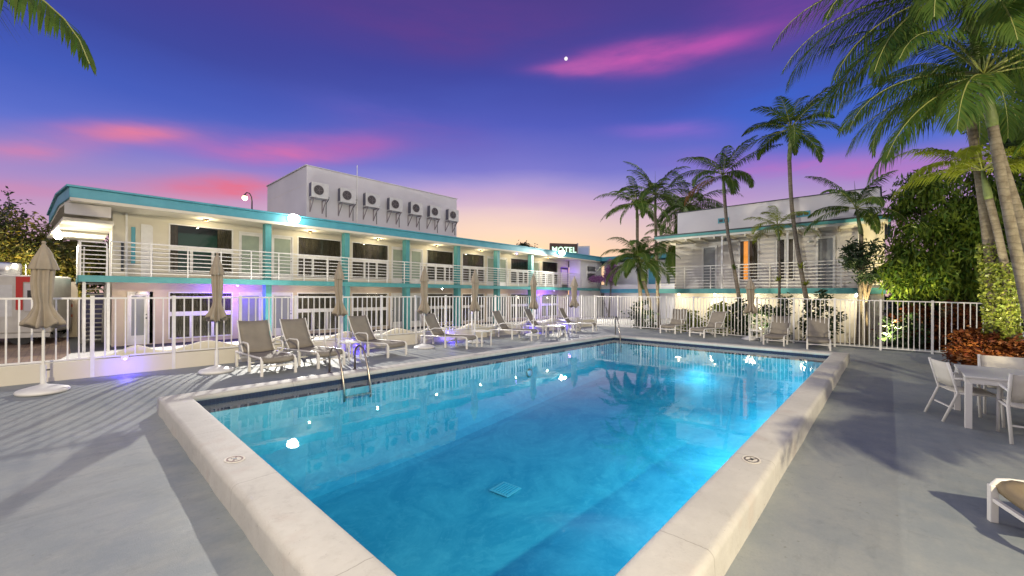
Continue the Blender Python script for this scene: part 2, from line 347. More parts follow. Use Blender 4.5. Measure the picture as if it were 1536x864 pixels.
# ------------------------------------------------------------------ sky
STAR = (0.70795, 0.50142, 0.49738)
def sky():
    w = bpy.data.worlds.new('World'); S.world = w; w.use_nodes = True; t = NT(w.node_tree); bg = t.n['Background']
    tc = t.new('ShaderNodeTexCoord'); vn = t.new('ShaderNodeVectorMath', operation='NORMALIZE'); t.l.new(tc.outputs['Generated'], vn.inputs[0])
    v = vn.outputs[0]; sx = t.new('ShaderNodeSeparateXYZ'); t.l.new(v, sx.inputs[0])
    el = t.math('MULTIPLY', t.math('ARCSINE', sx.outputs[2]), 180/PI)
    az = t.math('MULTIPLY', t.math('ARCTAN2', sx.outputs[1], sx.outputs[0]), 180/PI)
    n1 = t.new('ShaderNodeTexNoise'); n1.inputs['Scale'].default_value = 2.2; n1.inputs['Detail'].default_value = 5
    mp = t.new('ShaderNodeMapping'); mp.inputs['Scale'].default_value = (1, 1, 4); t.l.new(v, mp.inputs[0]); t.l.new(mp.outputs[0], n1.inputs['Vector'])
    wob = t.math('SUBTRACT', n1.outputs['Fac'], .5)
    elw = t.math('ADD', el, t.math('MULTIPLY', wob, 3.5))
    daz = t.math('SUBTRACT', az, 43)
    e = t.math('DIVIDE', elw, 90)
    C = lambda l: [(p/90, lin(*c)) for p, c in l]
    centre = t.ramp(e, C([(0, (250, 206, 152)), (6, (246, 210, 172)), (8.5, (232, 204, 186)), (11, (214, 188, 196)), (14, (160, 148, 204)), (16.5, (112, 112, 196)), (22, (72, 84, 180)), (28, (54, 64, 154)), (36, (66, 54, 130)), (90, (42, 34, 96))]))
    side = t.ramp(e, C([(0, (216, 176, 176)), (5, (196, 156, 182)), (9.5, (168, 132, 190)), (12.5, (138, 124, 192)), (15.5, (84, 104, 196)), (20, (58, 84, 178)), (25, (54, 64, 148)), (33, (68, 54, 134)), (90, (42, 34, 96))]))
    g = lambda d, s: t.math('EXPONENT', t.math('MULTIPLY', t.math('POWER', t.math('DIVIDE', d, s), 2.0), -1))
    wc = g(daz, 30)
    c = t.mix(wc, side, centre)
    # streaks of pink cloud: (az, el, half width, half height, slope, colour, strength)
    n2 = t.new('ShaderNodeTexNoise'); n2.inputs['Scale'].default_value = 5; n2.inputs['Detail'].default_value = 6; n2.inputs['Roughness'].default_value = .6
    mp2 = t.new('ShaderNodeMapping'); mp2.inputs['Scale'].default_value = (1, 1, 5); t.l.new(v, mp2.inputs[0]); t.l.new(mp2.outputs[0], n2.inputs['Vector'])
    tex = t.ramp(n2.outputs['Fac'], [(.28, (.35,)*3), (.62, (1,)*3)])
    for a0, e0, sa, se, sl, colr, k in [
        (4, 19.5, 15, 4.5, .15, (44, 96, 204), .62), (60, 23, 14, 3, -.1, (66, 92, 186), .35),
        (85.4, 16.0, 5.0, .95, -.2, (214, 118, 154), .9), (93, 12.8, 4, .8, -.2, (214, 120, 160), .7), (93, 9.5, 7, .9, -.15, (206, 128, 160), .45),
        (72, 16.8, 8.5, 1.4, -.13, (192, 104, 170), .95), (64, 18.6, 6, 1.0, -.1, (168, 92, 172), .75), (77.3, 12.2, 6.5, 1.25, -.13, (224, 100, 124), .95),
        (79, 9.8, 9, 1.4, -.12, (214, 150, 172), .4), (24, 28.7, 9, 1.3, .02, (196, 84, 168), .9), (34, 28.3, 5, .75, .02, (206, 96, 172), .65), (15.5, 28.6, 5, .7, 0, (210, 84, 176), .7), (9, 30.5, 8, 4.0, 0, (120, 62, 150), .6),
        (22, 20.3, 6, .9, .12, (142, 100, 196), .6), (5, 14.0, 12, 1.8, .15, (186, 106, 184), .85), (16, 12, 8, 1.2, 0, (176, 116, 186), .3), (36, 12.6, 13, 1.8, 0, (196, 150, 196), .4),
        (50, 33, 20, 3.2, 0, (94, 56, 134), .6), (56, 21, 10, 2.4, .1, (116, 84, 172), .5), (52, 13, 7, 1.4, 0, (186, 146, 196), .3)]:
        da = t.math('SUBTRACT', az, a0)
        de = t.math('SUBTRACT', t.math('ADD', el, t.math('MULTIPLY', wob, 4.0)), t.math('ADD', t.math('MULTIPLY', da, sl), e0))
        f = t.math('MULTIPLY', g(da, sa), g(de, se)); f = t.math('MULTIPLY', t.math('MULTIPLY', f, tex), k*1.1, clamp=True)
        c = t.mix(f, c, lin(*colr))
    st_ = t.new('ShaderNodeVectorMath', operation='DOT_PRODUCT'); t.l.new(v, st_.inputs[0]); st_.inputs[1].default_value = STAR
    c = t.mix(t.math('GREATER_THAN', st_.outputs['Value'], .9999945), c, (1, .9, .95))
    # unseen sky behind the camera, brightened as added fill for facades and deck
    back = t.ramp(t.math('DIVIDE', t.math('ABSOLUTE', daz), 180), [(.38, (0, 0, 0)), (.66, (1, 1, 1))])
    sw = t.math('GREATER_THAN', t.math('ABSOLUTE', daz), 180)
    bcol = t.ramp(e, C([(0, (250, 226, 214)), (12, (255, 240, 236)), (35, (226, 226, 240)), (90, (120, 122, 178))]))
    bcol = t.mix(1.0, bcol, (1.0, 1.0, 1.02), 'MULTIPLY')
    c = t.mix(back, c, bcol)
    # dim real dusk sky from the sky texture added to it
    st = t.new('ShaderNodeTexSky', sky_type='NISHITA'); st.sun_disc = False; st.sun_elevation = math.radians(1); st.sun_rotation = math.radians(90-43)
    cc = t.mix(1.0, c, t.mix(1.0, st.outputs[0], (.012, .012, .012), 'MULTIPLY'), 'ADD')
    gr = t.math('LESS_THAN', sx.outputs[2], -.002)
    cc = t.mix(gr, cc, (.05, .05, .06))
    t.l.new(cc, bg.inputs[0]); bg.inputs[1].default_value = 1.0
sky()

# ------------------------------------------------------------------ ground, deck, pool
L, W = 13.14, 6.71
m = MB(); Gz = -.45
x0, x1, y0, y1 = -14, 17.5, -20, 3.62
B = 1500
for (a, b, c, d) in [(-B, x0, -B, B), (x1, B, -B, B), (x0, x1, -B, y0), (x0, x1, y1, B)]:
    m.add([(a, c, Gz), (b, c, Gz), (b, d, Gz), (a, d, Gz)], [(0, 1, 2, 3)])
struct(m.build('ground', 'asphalt'))
def sheet(name, poly, z, mt): return struct(MB().add([(x, y, z) for x, y in poly], [tuple(range(len(poly)))]).build(name, mt))
sheet('walkway', [(-1.5, 10.3), (-.7, 6.2), (-2.2, 3.63), (34, 3.63), (34, 12.1), (-1.25, 12.1)], Gz+.01, 'walk')
sheet('planting_bed', [(17.55, 3.2), (17.55, -19), (24, -19), (24, 3.2)], Gz+.01, 'soil')
def pav():
    m = bpy.data.materials.new('brown_pavers'); m.use_nodes = True; t = NT(m.node_tree); b = t.n['Principled BSDF']
    pos = t.new('ShaderNodeNewGeometry').outputs['Position']; br = t.new('ShaderNodeTexBrick'); t.l.new(pos, br.inputs['Vector']); br.inputs['Scale'].default_value = 1
    br.inputs['Color1'].default_value = (.13, .08, .05, 1); br.inputs['Color2'].default_value = (.19, .12, .08, 1); br.inputs['Mortar'].default_value = (.05, .035, .03, 1)
    br.inputs['Brick Width'].default_value = .3; br.inputs['Row Height'].default_value = .15; br.inputs['Mortar Size'].default_value = .012
    t.l.new(br.outputs[0], b.inputs['Base Color']); b.inputs['Roughness'].default_value = .85; return m
sheet('driveway', [(-9, 3.63), (-2.2, 3.63), (-.7, 6.2), (-1.5, 10.3), (-1.25, 12.1), (-1.4, 24), (-12, 24)], Gz+.006, pav())

# deck as a grid with a hole for the pool
xs = sorted(set([-14+i*1.0 for i in range(32)]+[x1, -.36, L+.36, 0.2, .6, 1.0]+[-.36+i*.2 for i in range(-8, 8)]))
ys = sorted(set([-20+i*1.0 for i in range(24)]+[3.62, -W-.36, .36, 0]+[.36+i*.2 for i in range(-8, 11)]))
xs = [x for x in xs if x <= x1]; ys = [y for y in ys if y <= y1]
vi = {}; vs = []; fs = []
for i, x in enumerate(xs):
    for j, y in enumerate(ys): vi[i, j] = len(vs); vs.append((x, y, deckz(x, y)))
for i in range(len(xs)-1):
    for j in range(len(ys)-1):
        cx = (xs[i]+xs[i+1])/2; cy = (ys[j]+ys[j+1])/2
        if -.3 < cx < L+.3 and -W-.3 < cy < .3: continue
        fs.append((vi[i, j], vi[i+1, j], vi[i+1, j+1], vi[i, j+1]))
md = MB().add(vs, fs)
md.add([(x1, y0, -.46), (x1, y1, -.46), (x1, y1, -.04), (x1, y0, -.2)], [(0, 1, 2, 3)])
md.add([(x0, y1, -.46), (x1, y1, -.46), (x1, y1, -.04), (x0, y1, -.2)], [(3, 2, 1, 0)])
struct(md.build('pool_deck', 'deck', smooth=True))

# coping: rounded profile swept round the rectangle, inside edge overhanging the water
prof = []
for k in range(5): a = PI/2*k/4; prof.append((.37-.045*(1-math.sin(a))-0+0, 0)) if False else None
prof = [(.02, -.10), (.0, -.085), (-.006, -.05), (.0, -.018), (.016, -.003), (.05, .0)]
for k in range(6):
    a = PI/2*k/5; prof.append((.31+.055*math.sin(a), -.055+.055*math.cos(a)))
prof += [(.368, -.16), (.372, -.40)]
ring = []
mc = MB(); n = len(prof)
SEG = 26
def cpt(side, u, d, z):
    w = (math.sin(u*37+side*5)+math.sin(u*83+side))*.0035
    d = d+w*(1 if d > .3 else 0)
    if side == 0: return (-d+u*(L+2*d), d, z)
    if side == 1: return (L+d, d-u*(W+2*d), z)
    if side == 2: return (L+d-u*(L+2*d), -W-d, z)
    return (-d, -W-d+u*(W+2*d), z)
vs = []
for sd in range(4):
    for i in range(SEG):
        u = i/SEG
        # keep the outer corners rounded
        for d, z in prof: vs.append(cpt(sd, u, d, z))
T = 4*SEG; fs = []
for i in range(T):
    for j in range(n-1): a = i*n+j; b = ((i+1) % T)*n+j; fs.append((a, a+1, b+1, b))
mc.add(vs, fs); cp = struct(mc.build('pool_coping', 'coping', smooth=True))

wz = -.13
mb = MB(); bz = -1.75
gx = 66; gy = 34; vs = []; fs = []
def fl(x, y):
    d_ = min(x, L-x, -y, W+y); return -1.25-.75*sm((L-x)/L*1.0)+(.55*(1-d_/.75)**2 if d_ < .75 else 0)
for i in range(gx+1):
    for j in range(gy+1): x = L*i/gx; y = -W*j/gy; vs.append((x, y, fl(x, y)))
for i in range(gx):
    for j in range(gy): a = i*(gy+1)+j; fs.append((a, a+1, a+gy+2, a+gy+1))
mb.add(vs, fs)
for i in range(gx):
    xa, xb = L*i/gx, L*(i+1)/gx
    for y in (0, -W): mb.add([(xa, y, fl(xa, y)), (xb, y, fl(xb, y)), (xb, y, -.07), (xa, y, -.07)], [(0, 1, 2, 3)])
for x in (0, L): mb.add([(x, 0, fl(x, 0)), (x, -W, fl(x, 0)), (x, -W, -.07), (x, 0, -.07)], [(0, 1, 2, 3)])
struct(mb.build('pool_basin', 'basin'))
e = .004
struct(MB().box(e, L-e, -W+e, -e, -2.3, wz).build('pool_water', 'water'))
# main drain
d = thing('pool_drain', 'pale diamond drain cover on the pool floor', 'drain', (3.9, -2.95, fl(3.9, -2.95)+.02), .1)
MB().box(-.2, .2, -.2, .2, 0, .012).build('cover', 'drain', d)
mm = MB()
for k in range(6): mm.box(-.16, .16, -.16+k*.055, -.135+k*.055, .012, .02)
mm.build('grate', 'basin', d)
# pool lamps set in the near wall and the far wall
for i, (x, y, dy, lab) in enumerate([(5.2, -W, 1, 'pool lamp in the near long wall below the water'), (10.2, -W, 1, 'second pool lamp in the near long wall under the water'), (8.0, 0, -1, 'pool lamp in the left long wall below the ladder side water')]):
    t_ = thing('pool_lamp', lab, 'pool lamp', (x, y+dy*.01, -.75), 0, 'round lamps set in the pool walls')
    t_.rotation_euler = (PI/2 if dy < 0 else -PI/2, 0, 0)
    MB().lathe([(.13, 0), (.13, .02), (.10, .03)], 20).build('rim', 'steel', t_)
    MB().lathe([(.095, .028), (.07, .045), (.001, .05)], 20).build('lens', 'bluebox', t_)
for x_, e_ in ((2.2, 50), (4.6, 170), (7.2, 290), (9.8, 220), (12, 110)): lamp('SPOT', (x_, -W+.12, -.42), e_, (.85, .97, 1), .12, (x_+.3, -4.4, -2.3), 160, .8)
lamp('SPOT', (L-.12, -3.2, -.45), 100, (.85, .97, 1), .12, (5, -3.4, -2.2), 165, .6)

# ladder rails
def ladder():
    t_ = thing('pool_ladder', 'tarnished steel pool ladder with two looped handrails', 'pool ladder', (2.6, .2, 0), 0)
    for x in (-.27, .27):
        pts = []
        for (y, z) in [(.34, -.06), (.34, .30), (.31, .40), (.24, .47), (.14, .50), (.04, .47), (-.05, .40), (-.12, .3), (-.23, .06), (-.31, -.2), (-.34, -.35), (-.34, -.5)]: pts.append((x, y, z))
        r = MB().tube(pts, .021, 10).build('handrail', 'steel', t_, True)
        MB().lathe([(.05, 0), (.05, .012), (.03, .03)], 14, (x, .34, -.045)).build('flange', 'steel', r)
    for z in (-.42,): MB().box(-.25, .25, -.39, -.31, z-.012, z+.012).build('rung', 'steel', t_)
ladder()
t_ = thing('step_handrail', 'slim steel grab rail at the far left corner of the pool', 'handrail', (13.3, -.1, 0), 0)
MB().tube([(.35, .32, -.06), (.32, .30, .55), (.27, .26, .72), (.18, .18, .74), (.02, .02, .5), (-.2, -.18, -.05), (-.32, -.28, -.6)], .02, 10).build('rail', 'steel', t_, True)
MB().lathe([(.05, 0), (.05, .012), (.03, .03)], 14, (.35, .32, -.05)).build('flange', 'steel', t_)

# worn depth/no-diving marks on the coping
def marker(x, y, rz, lab, col):
    t_ = thing('coping_marker', lab, 'marker', (x, y, .0015), rz, 'worn oval markers on the coping')
    MB().lathe([(.001, 0), (.085, 0), (.085, .003), (.001, .003)], 28).build('plate', 'whitesling', t_).scale = (1.25, .95, 1)
    r = MB(); 
    for k in range(28):
        a, b = 2*PI*k/28, 2*PI*(k+1)/28
        r.add([(.066*math.cos(a), .05*math.sin(a), .0045), (.084*math.cos(a), .066*math.sin(a), .0045), (.084*math.cos(b), .066*math.sin(b), .0045), (.066*math.cos(b), .05*math.sin(b), .0045)], [(0, 1, 2, 3)])
    r.bar((-.05, .04, .0045), (.05, -.04, .0045), .016, .001); r.build('ring', col, t_)
    g = MB(); g.add([(-.03, -.012, .0055), (.018, -.02, .0055), (.03, .0, .0055), (-.01, .02, .0055)], [(0, 1, 2, 3)]); g.sphere((.032, .012, .0035), .009, 8, .3); g.build('figure', 'black', t_)
M['wornred'] = mat('worn_red', (.22, .12, .11), .8, (.35, .3, .27), 60)
M['worndark'] = mat('worn_dark', (.07, .055, .05), .8, (.2, .18, .16), 60)
marker(-.20, -3.26, PI/2+.2, 'faded red oval marker on the near left coping', 'wornred')
marker(3.22, -6.89, .1, 'dark worn oval marker on the right hand coping', 'worndark')

# ------------------------------------------------------------------ fences
def fence(a, b, zt, zb, label, npanel, step=.142, gap=0, posts_to=None, zta=None, kw=.022):
    a = Vector(a); b = Vector(b); d = (b-a); Lh = d.length; d.normalize(); rz = math.atan2(d.y, d.x)
    root = thing('picket_fence', label, 'fence', (a.x, a.y, 0), rz)
    pl = Lh/npanel
    for i in range(npanel+1):
        x = i*pl; bz_ = posts_to(a+d*x); top = zt(x/Lh)
        MB().box(x-.03, x+.03, -.03, .03, bz_, top+.05).build('post', 'fence', root, bevel=.004)
        if i < npanel:
            m_ = MB(); t0, t1 = zt(x/Lh), zt((x+pl)/Lh); b0, b1 = zb(x/Lh), zb((x+pl)/Lh)
            m_.bar((x+.03, 0, t0), (x+pl-.03, 0, t1), .028, .034); m_.bar((x+.03, 0, b0), (x+pl-.03, 0, b1), .028, .03)
            nn = int(round((pl-.06)/step))
            for k in range(1, nn):
                u = k/nn; xx = x+.03+u*(pl-.06); tt = t0+(t1-t0)*u; bb = b0+(b1-b0)*u
                m_.box(xx-kw/2, xx+kw/2, -kw/2, kw/2, bb+.015, tt-.017)
            m_.build('panel', 'fence', root)
    return root
# left fence along the pool, on a low wall with a wavy top
fence((-8.3, 3.4), (17.3, 3.4), lambda u: 1.46+.06*u, lambda u: .33, 'long white picket fence behind the loungers on the motel side', 21, .142, posts_to=lambda p: deckz(p.x, p.y)-.02)
def wavywall():
    m_ = MB(); N = 420; xa, xb = -9, 17.2; vs = []; fs = []
    peaks = [(-.35, .30), (.84, .5), (2.44, .40), (4.1, .5), (5.75, .45), (7.2, .45), (8.9, .5), (10.6, .45), (12.2, .5), (13.9, .5), (15.6, .45)]
    def top(x):
        z = .30
        for p, a in peaks: z = max(z, .34+.17*math.exp(-((x-p)/a)**2)) 
        z2 = .31
        for p, a in peaks: z2 += .19*math.exp(-((x-p)/a)**2)
        return min(z2, .53)
    for i in range(N+1):
        x = xa+(xb-xa)*i/N; zt = top(x)
        vs += [(x, 3.46, -.3), (x, 3.46, zt-.015), (x, 3.475, zt), (x, 3.60, zt), (x, 3.615, zt-.015), (x, 3.615, -.5)]
        if i:
            o = (i-1)*6
            for k in range(5): fs.append((o+k, o+6+k, o+7+k, o+k+1))
    m_.add(vs, fs)
    o = m_.build('garden_wall', 'cream', smooth=False); tag(o, 'low cream wall with a wavy scalloped top behind the pool fence', 'low wall')
    # kerb course under the fence
    o2 = MB().box(xa, 17.2, 3.375, 3.459, -.3, .295).build('kerb_course', 'cream', o)
wavywall()
# far fence
fence((17.3, 3.3), (17.3, -15.0), lambda u: 1.5-.02*u-.18*sm((u*18.3-6)/14), lambda u: .04-.2*sm((u*18.3-3)/8), 'white picket fence across the far end of the pool deck', 15, .128, posts_to=lambda p: deckz(16, p.y)-.02)

# violet kerb lamps
for i, (x, lab) in enumerate([(-.53, 'small violet wall lamp on the low wall between the first two umbrellas'), (4.17, 'small violet wall lamp behind the third umbrella and the ladder'), (7.6, 'small violet wall lamp behind the fourth lounger along the fence'), (12.16, 'small violet wall lamp behind the sixth closed umbrella'), (14.6, 'small violet wall lamp nearest the far end of the fence')]):
    t_ = thing('wall_lamp', lab, 'wall lamp', (x, 3.375, .26), 0, 'violet lamps along the low wall')
    MB().box(-.06, .06, -.035, 0, -.02, .07).build('housing', 'white', t_, bevel=.01)
    MB().sphere((0, -.045, .0), .026, 10).build('bulb', 'glowviolet', t_)
    lamp('POINT', (x, 3.1, .12), 9, (.09, .05, 1), .05)

# ------------------------------------------------------------------ motel
def wallholes(m_, x0, x1, z0, z1, ya, yb, holes):
    xs_ = sorted(set([x0, x1]+[h[0] for h in holes]+[h[1] for h in holes])); zs_ = sorted(set([z0, z1]+[h[2] for h in holes]+[h[3] for h in holes]))
    for i in range(len(xs_)-1):
        j = 0
        while j < len(zs_)-1:
            cx = (xs_[i]+xs_[i+1])/2
            ok = lambda q: not any(h[0] < cx < h[1] and h[2] < (zs_[q]+zs_[q+1])/2 < h[3] for h in holes)
            if not ok(j): j += 1; continue
            k = j
            while k+1 < len(zs_)-1 and ok(k+1): k += 1
            m_.box(xs_[i], xs_[i+1], ya, yb, zs_[j], zs_[k+1]); j = k+1
    return m_
motel = thing('motel_building', 'two storey cream motel with a teal roof edge and white gallery railings', 'motel', (0, 0, 0))
YW = 13.5
wins = [(1.41, 3.62), (6.29, 8.5), (9.05, 11.28), (13.93, 16.1), (16.85, 18.95), (21.7, 24.0), (25.57, 27.83)]
doors = [(3.95, 4.64), (5.27, 5.98), (11.58, 12.25), (12.85, 13.52), (19.29, 19.92), (20.55, 21.2), (24.5, 25.15)]
uh = [(a, b, 2.4, 4.4) for a, b in wins]+[(a-.12, b+.12, 2.12, 4.35) for a, b in doors]
lh = [(a, b, -.3, 1.62) for a, b in wins]+[(a-.12, b+.12, -.43, 1.62) for a, b in doors]+[(.2, .95, -.43, 1.62)]
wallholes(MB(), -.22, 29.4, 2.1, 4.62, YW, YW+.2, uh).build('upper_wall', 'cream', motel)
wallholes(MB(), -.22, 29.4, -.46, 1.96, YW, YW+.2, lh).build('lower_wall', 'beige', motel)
MB().box(-.22, 0, YW+.2, 15.2, -.46, 4.1).box(0, 29.4, 19.8, 20, -.46, 4.6).box(0, .2, 15.2, 19.8, -.46, 4.6).build('side_wall', 'cream', motel)
# room interiors
for a, b in wins:
    MB().box(a-.3, b+.3, YW+.9, YW+.95, -.3, 1.9).build('room_backdrop', 'room', motel)
MB().box(0, 29, YW+1.6, YW+1.65, 2.1, 4.6).build('room_backdrop', 'tealroom', motel)
# bright arched alcove and slit windows at the stair end
m_ = MB(); pts = []
for k in range(9): a = PI/2*k/8; pts.append((.93-.12+.12*math.sin(a), 4.25-.12+.12*math.cos(a)))
poly = [(.58, 2.12)]+[(.58, 4.25)]+pts+[(.93, 2.12)]
n_ = len(poly); vs = [(x, YW-.035, z) for x, z in poly]+[(x, YW-.002, z) for x, z in poly]
m_.add(vs, [tuple(range(n_))]+[(i, n_+i, n_+(i+1) % n_, (i+1) % n_) for i in range(n_)]); m_.build('arched_panel', 'white', motel)
MB().box(.30, .42, YW-.06, YW-.002, 2.7, 4.1).build('slit_window', 'teal', motel)
MB().box(.02, .1, YW-.03, YW-.002, 2.4, 3.5).build('slit_window', 'dark', motel)
MB().box(.14, .2, YW-.10, YW-.002, 2.12, 4.6).build('pilaster', 'white', motel)

def window(parent, a, b, z0, z1, zm, y, lower, curt, strip=0, open_=False):
    f = MB(); w = .05
    f.box(a, b, y-.02, y+.09, z0, z0+w).box(a, b, y-.02, y+.09, z1-w, z1).box(a, a+w, y-.02, y+.09, z0+w, z1-w).box(b-w, b, y-.02, y+.09, z0+w, z1-w)
    f.box(a+w, b-w, y-.025, y+.085, zm-.09, zm+.09)
    for k in range(1, lower):
        x = a+(b-a)*k/lower; f.box(x-.05, x+.05, y-.022, y+.08, z0+w, zm-.09)
    if strip:
        f.box(a+w, b-w, y-.015, y+.08, z1-w-.16, z1-w-.13)
    fr = f.build('window', 'white', parent)
    MB().add([(a+w, y+.05, z0+w), (b-w, y+.05, z0+w), (b-w, y+.05, z1-w), (a+w, y+.05, z1-w)], [(0, 1, 2, 3)]).build('pane', 'glass', fr)
    def cur(x0, x1):
        N = max(6, int((x1-x0)/.03)); vs = []; fs = []
        for i in range(N+1):
            x = x0+(x1-x0)*i/N; yy = y+.16+.03*math.sin(i*1.9)+.01*math.sin(i*.7)
            vs += [(x, yy, z0), (x, yy, z1)]
            if i: fs.append((2*i-2, 2*i, 2*i+1, 2*i-1))
        MB().add(vs, fs).build('curtain', curt, fr)
    if open_: cur(a, a+.32); cur(b-.55, b)
    else: cur(a, b)
    return fr
for i, (a, b) in enumerate(wins):
    window(motel, a, b, 2.4, 4.4, 3.42, YW, 3, 'curtain', open_=(i == 0))
    window(motel, a, b, -.3, 1.62, .72, YW, 3, 'curtain', strip=1)
def door(parent, a, b, z0, z1, y, pane, leaf='white', sgn=-1, knob=1):
    f = MB().box(a-.12, a-.06, y-.03, y+.1, z0, z1).box(b+.06, b+.12, y-.03, y+.1, z0, z1).box(a-.06, b+.06, y-.03, y+.1, z1-.06, z1)
    d_ = f.build('door', leaf, parent)
    l = MB().box(a-.06, a, y+.02, y+.06, z0, z1-.06).box(b, b+.06, y+.02, y+.06, z0, z1-.06).box(a, b, y+.02, y+.06, z0, z0+.35).box(a, b, y+.02, y+.06, z1-.16, z1-.06)
    l.build('leaf', leaf, d_)
    MB().box(a, b, y+.035, y+.045, z0+.35, z1-.16).build('pane', pane, d_)
    kx = b+.03 if knob > 0 else a-.03
    MB().sphere((kx, y-.01, z0+1.02), .03, 8).sphere((kx, y-.005, z0+1.16), .02, 8).build('handle', 'dark', d_)
for i, (a, b) in enumerate(doors):
    door(motel, a, b, 2.12, 4.35, YW, 'doorpane', knob=1 if i % 2 else -1)
    door(motel, a, b, -.43, 1.62, YW, 'greypane', knob=1 if i % 2 else -1)
door(motel, .32, .72, -.43, 1.62, YW, 'greypane', knob=1)
door(motel, 28.35, 29.25, 2.12, 4.0, YW-.02, 'purple', 'purple')
lamp('POINT', (28.8, 12.9, 3.6), 14, (.3, .12, 1), .1)
# gallery slab, roof
MB().box(-.35, 32.5, 12.0, YW, 1.98, 2.12).box(-1.05, -.35, 12.0, 20, 1.98, 2.12).build('gallery_slab', 'floor', motel)
MB().box(-1.08, 32.5, 11.94, 11.998, 1.94, 2.16).box(-1.11, -1.052, 12.0, 20, 1.94, 2.16).build('gallery_edge', 'teal2', motel)
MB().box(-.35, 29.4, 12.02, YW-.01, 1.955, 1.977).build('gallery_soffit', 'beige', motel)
RP = [(-1.31, 11.95), (32.5, 11.95), (32.5, 20.2), (-1.95, 20.2), (-1.59, 14.15)]
MB().prism([(x, y) for x, y in [(-1.27, 12.0), (32.45, 12.0), (32.45, 20.1), (-1.9, 20.1), (-1.55, 14.15)]], 4.62, 4.70).build('soffit', 'cream', motel)
MB().prism(RP, 4.70, 5.06).build('roof', 'teal', motel, bevel=.02)
MB().prism([(-1.37, 11.88), (32.5, 11.88), (32.5, 20.25), (-2.02, 20.25), (-1.66, 14.13)], 5.063, 5.13).build('roof_edge', 'teal', motel, bevel=.01)
MB().box(-1.1, 32.2, 12.3, 19.9, 5.132, 5.15).build('roof_deck', 'rooftop', motel)
MB().box(-1.30, 31.5, 11.925, 11.947, 4.62, 4.72).build('drip_board', 'cream', motel)
MB().box(-1.42, -.3, 12.35, 12.5, 4.22, 4.6).build('stair_beam', 'gstucco', motel)
MB().prism([(-1.45, 12.52), (-.22, 12.52), (-.22, 20), (-2.0, 20), (-1.78, 17)], 4.02, 4.12).build('stair_canopy', 'cream', motel)
for y in (14, 15.8, 17.6): MB().box(-1.55, -.24, y, y+.12, 3.93, 4.018).build('canopy_joist', 'cream', motel)
# columns
for x in (4.6, 8.14, 11.65, 15.37, 18.94, 22.63):
    MB().box(x-.12, x+.12, 12.08, 12.45, 2.125, 4.615).build('column', 'teal2', motel)
    MB().box(x-.12, x+.12, 12.02, 12.45, -.45, 1.95).build('column', 'teal2', motel)
# railings
def railing(parent, a, b, z0, ztop, nbar, post, mt='fence', r=.014):
    a = Vector(a); b = Vector(b); d_ = b-a; Ln = d_.length; d_.normalize(); m_ = MB()
    for k in range(nbar):
        z = z0+.12+(ztop-z0-.12)*k/(nbar-1); rr = r if k < nbar-1 else r*1.5
        m_.bar(a+Vector((0, 0, z)), b+Vector((0, 0, z)), rr*2, rr*2)
    rr_ = m_.build('railing', mt, parent)
    n_ = max(1, int(round(Ln/post))); 
    for k in range(n_+1):
        p = a+d_*(Ln*k/n_); MB().box(p.x-.02, p.x+.02, p.y-.02, p.y+.02, z0, ztop-.02).build('railing_post', mt, rr_)
railing(motel, (-.33, 11.97, 0), (29.4, 11.97, 0), 2.16, 3.36, 8, 1.05)
railing(motel, (-1.05, 11.97, 0), (-.42, 11.97, 0), 2.16, 3.3, 8, .63)
m_ = MB(); m_.bar((-1.08, 12, 3.3), (-1.08, 19.9, 3.3), .04); m_.bar((-1.08, 12, 2.28), (-1.08, 19.9, 2.28), .03)
for k in range(60): m_.box(-1.09, -1.07, 12.1+k*.13, 12.12+k*.13, 2.17, 3.29)
for k in range(1, 7): m_.bar((-1.08, 12, 2.28+k*.145), (-1.08, 19.9, 2.28+k*.145), .02)
m_.build('side_railing', 'fence', motel)
# stair flight
st = MB()
for k in range(13):
    y = 12.6+k*.26; z = 1.9-k*.185; st.box(-.92, -.42, y, y+.28, z-.04, z)
st.build('stair', 'walk', motel)
sg = MB(); sg.bar((-.96, 12.2, 2.05), (-.96, 15.9, -.42), .05, .26); sg.bar((-.38, 12.2, 2.05), (-.38, 15.9, -.42), .05, .26)
sg.bar((-.96, 12.1, 3.1), (-.96, 15.9, .5), .04); sg.bar((-.38, 12.1, 3.1), (-.38, 15.9, .5), .04)
for k in range(8):
    y = 12.3+k*.5; z = 2.0-k*.335; sg.bar((-.96, y, z), (-.96, y, z+.95), .022); sg.bar((-.38, y, z), (-.38, y, z+.95), .022)
sg.build('stair_rail', 'fence', motel)
MB().box(-1.0, -.92, 12.02, 12.12, -.45, 1.97).box(-.42, -.34, 12.02, 12.12, -.45, 1.97).build('gallery_post', 'fence', motel)
# ceiling lamps of the gallery
for x in (2.5, 6.61, 10.2, 14.18, 17.9, 21.5, 25.4):
    c_ = MB().lathe([(.10, 0), (.10, -.03)], 14, (x, 12.75, 4.618)).build('ceiling_lamp', 'bracket', motel)
    MB().lathe([(.085, -.03), (.07, -.08), (.001, -.1)], 14, (x, 12.75, 4.618)).build('lens', 'lensoff', c_)
    lamp('POINT', (x, 12.75, 4.42), 22, (1, .84, .56), .03)  # added warm light for the facade; the amber ceiling lamps are unlit
for x in (3.47, 25.48):
    c_ = MB().lathe([(.07, 0), (.07, -.03)], 14, (x, 12.15, 1.953)).build('ceiling_lamp', 'white', motel)
    MB().sphere((x, 12.15, 1.90), .05, 10).build('lens', 'glowviolet', c_)
    lamp('POINT', (x, 12.6, 1.7), 190, (.16, .06, 1), .12)
for x in (14.12,):
    c_ = MB().lathe([(.07, 0), (.07, -.03)], 14, (x, 12.15, 1.953)).build('ceiling_lamp', 'white', motel)
    MB().sphere((x, 12.15, 1.90), .04, 10).build('lens', 'glow', c_)
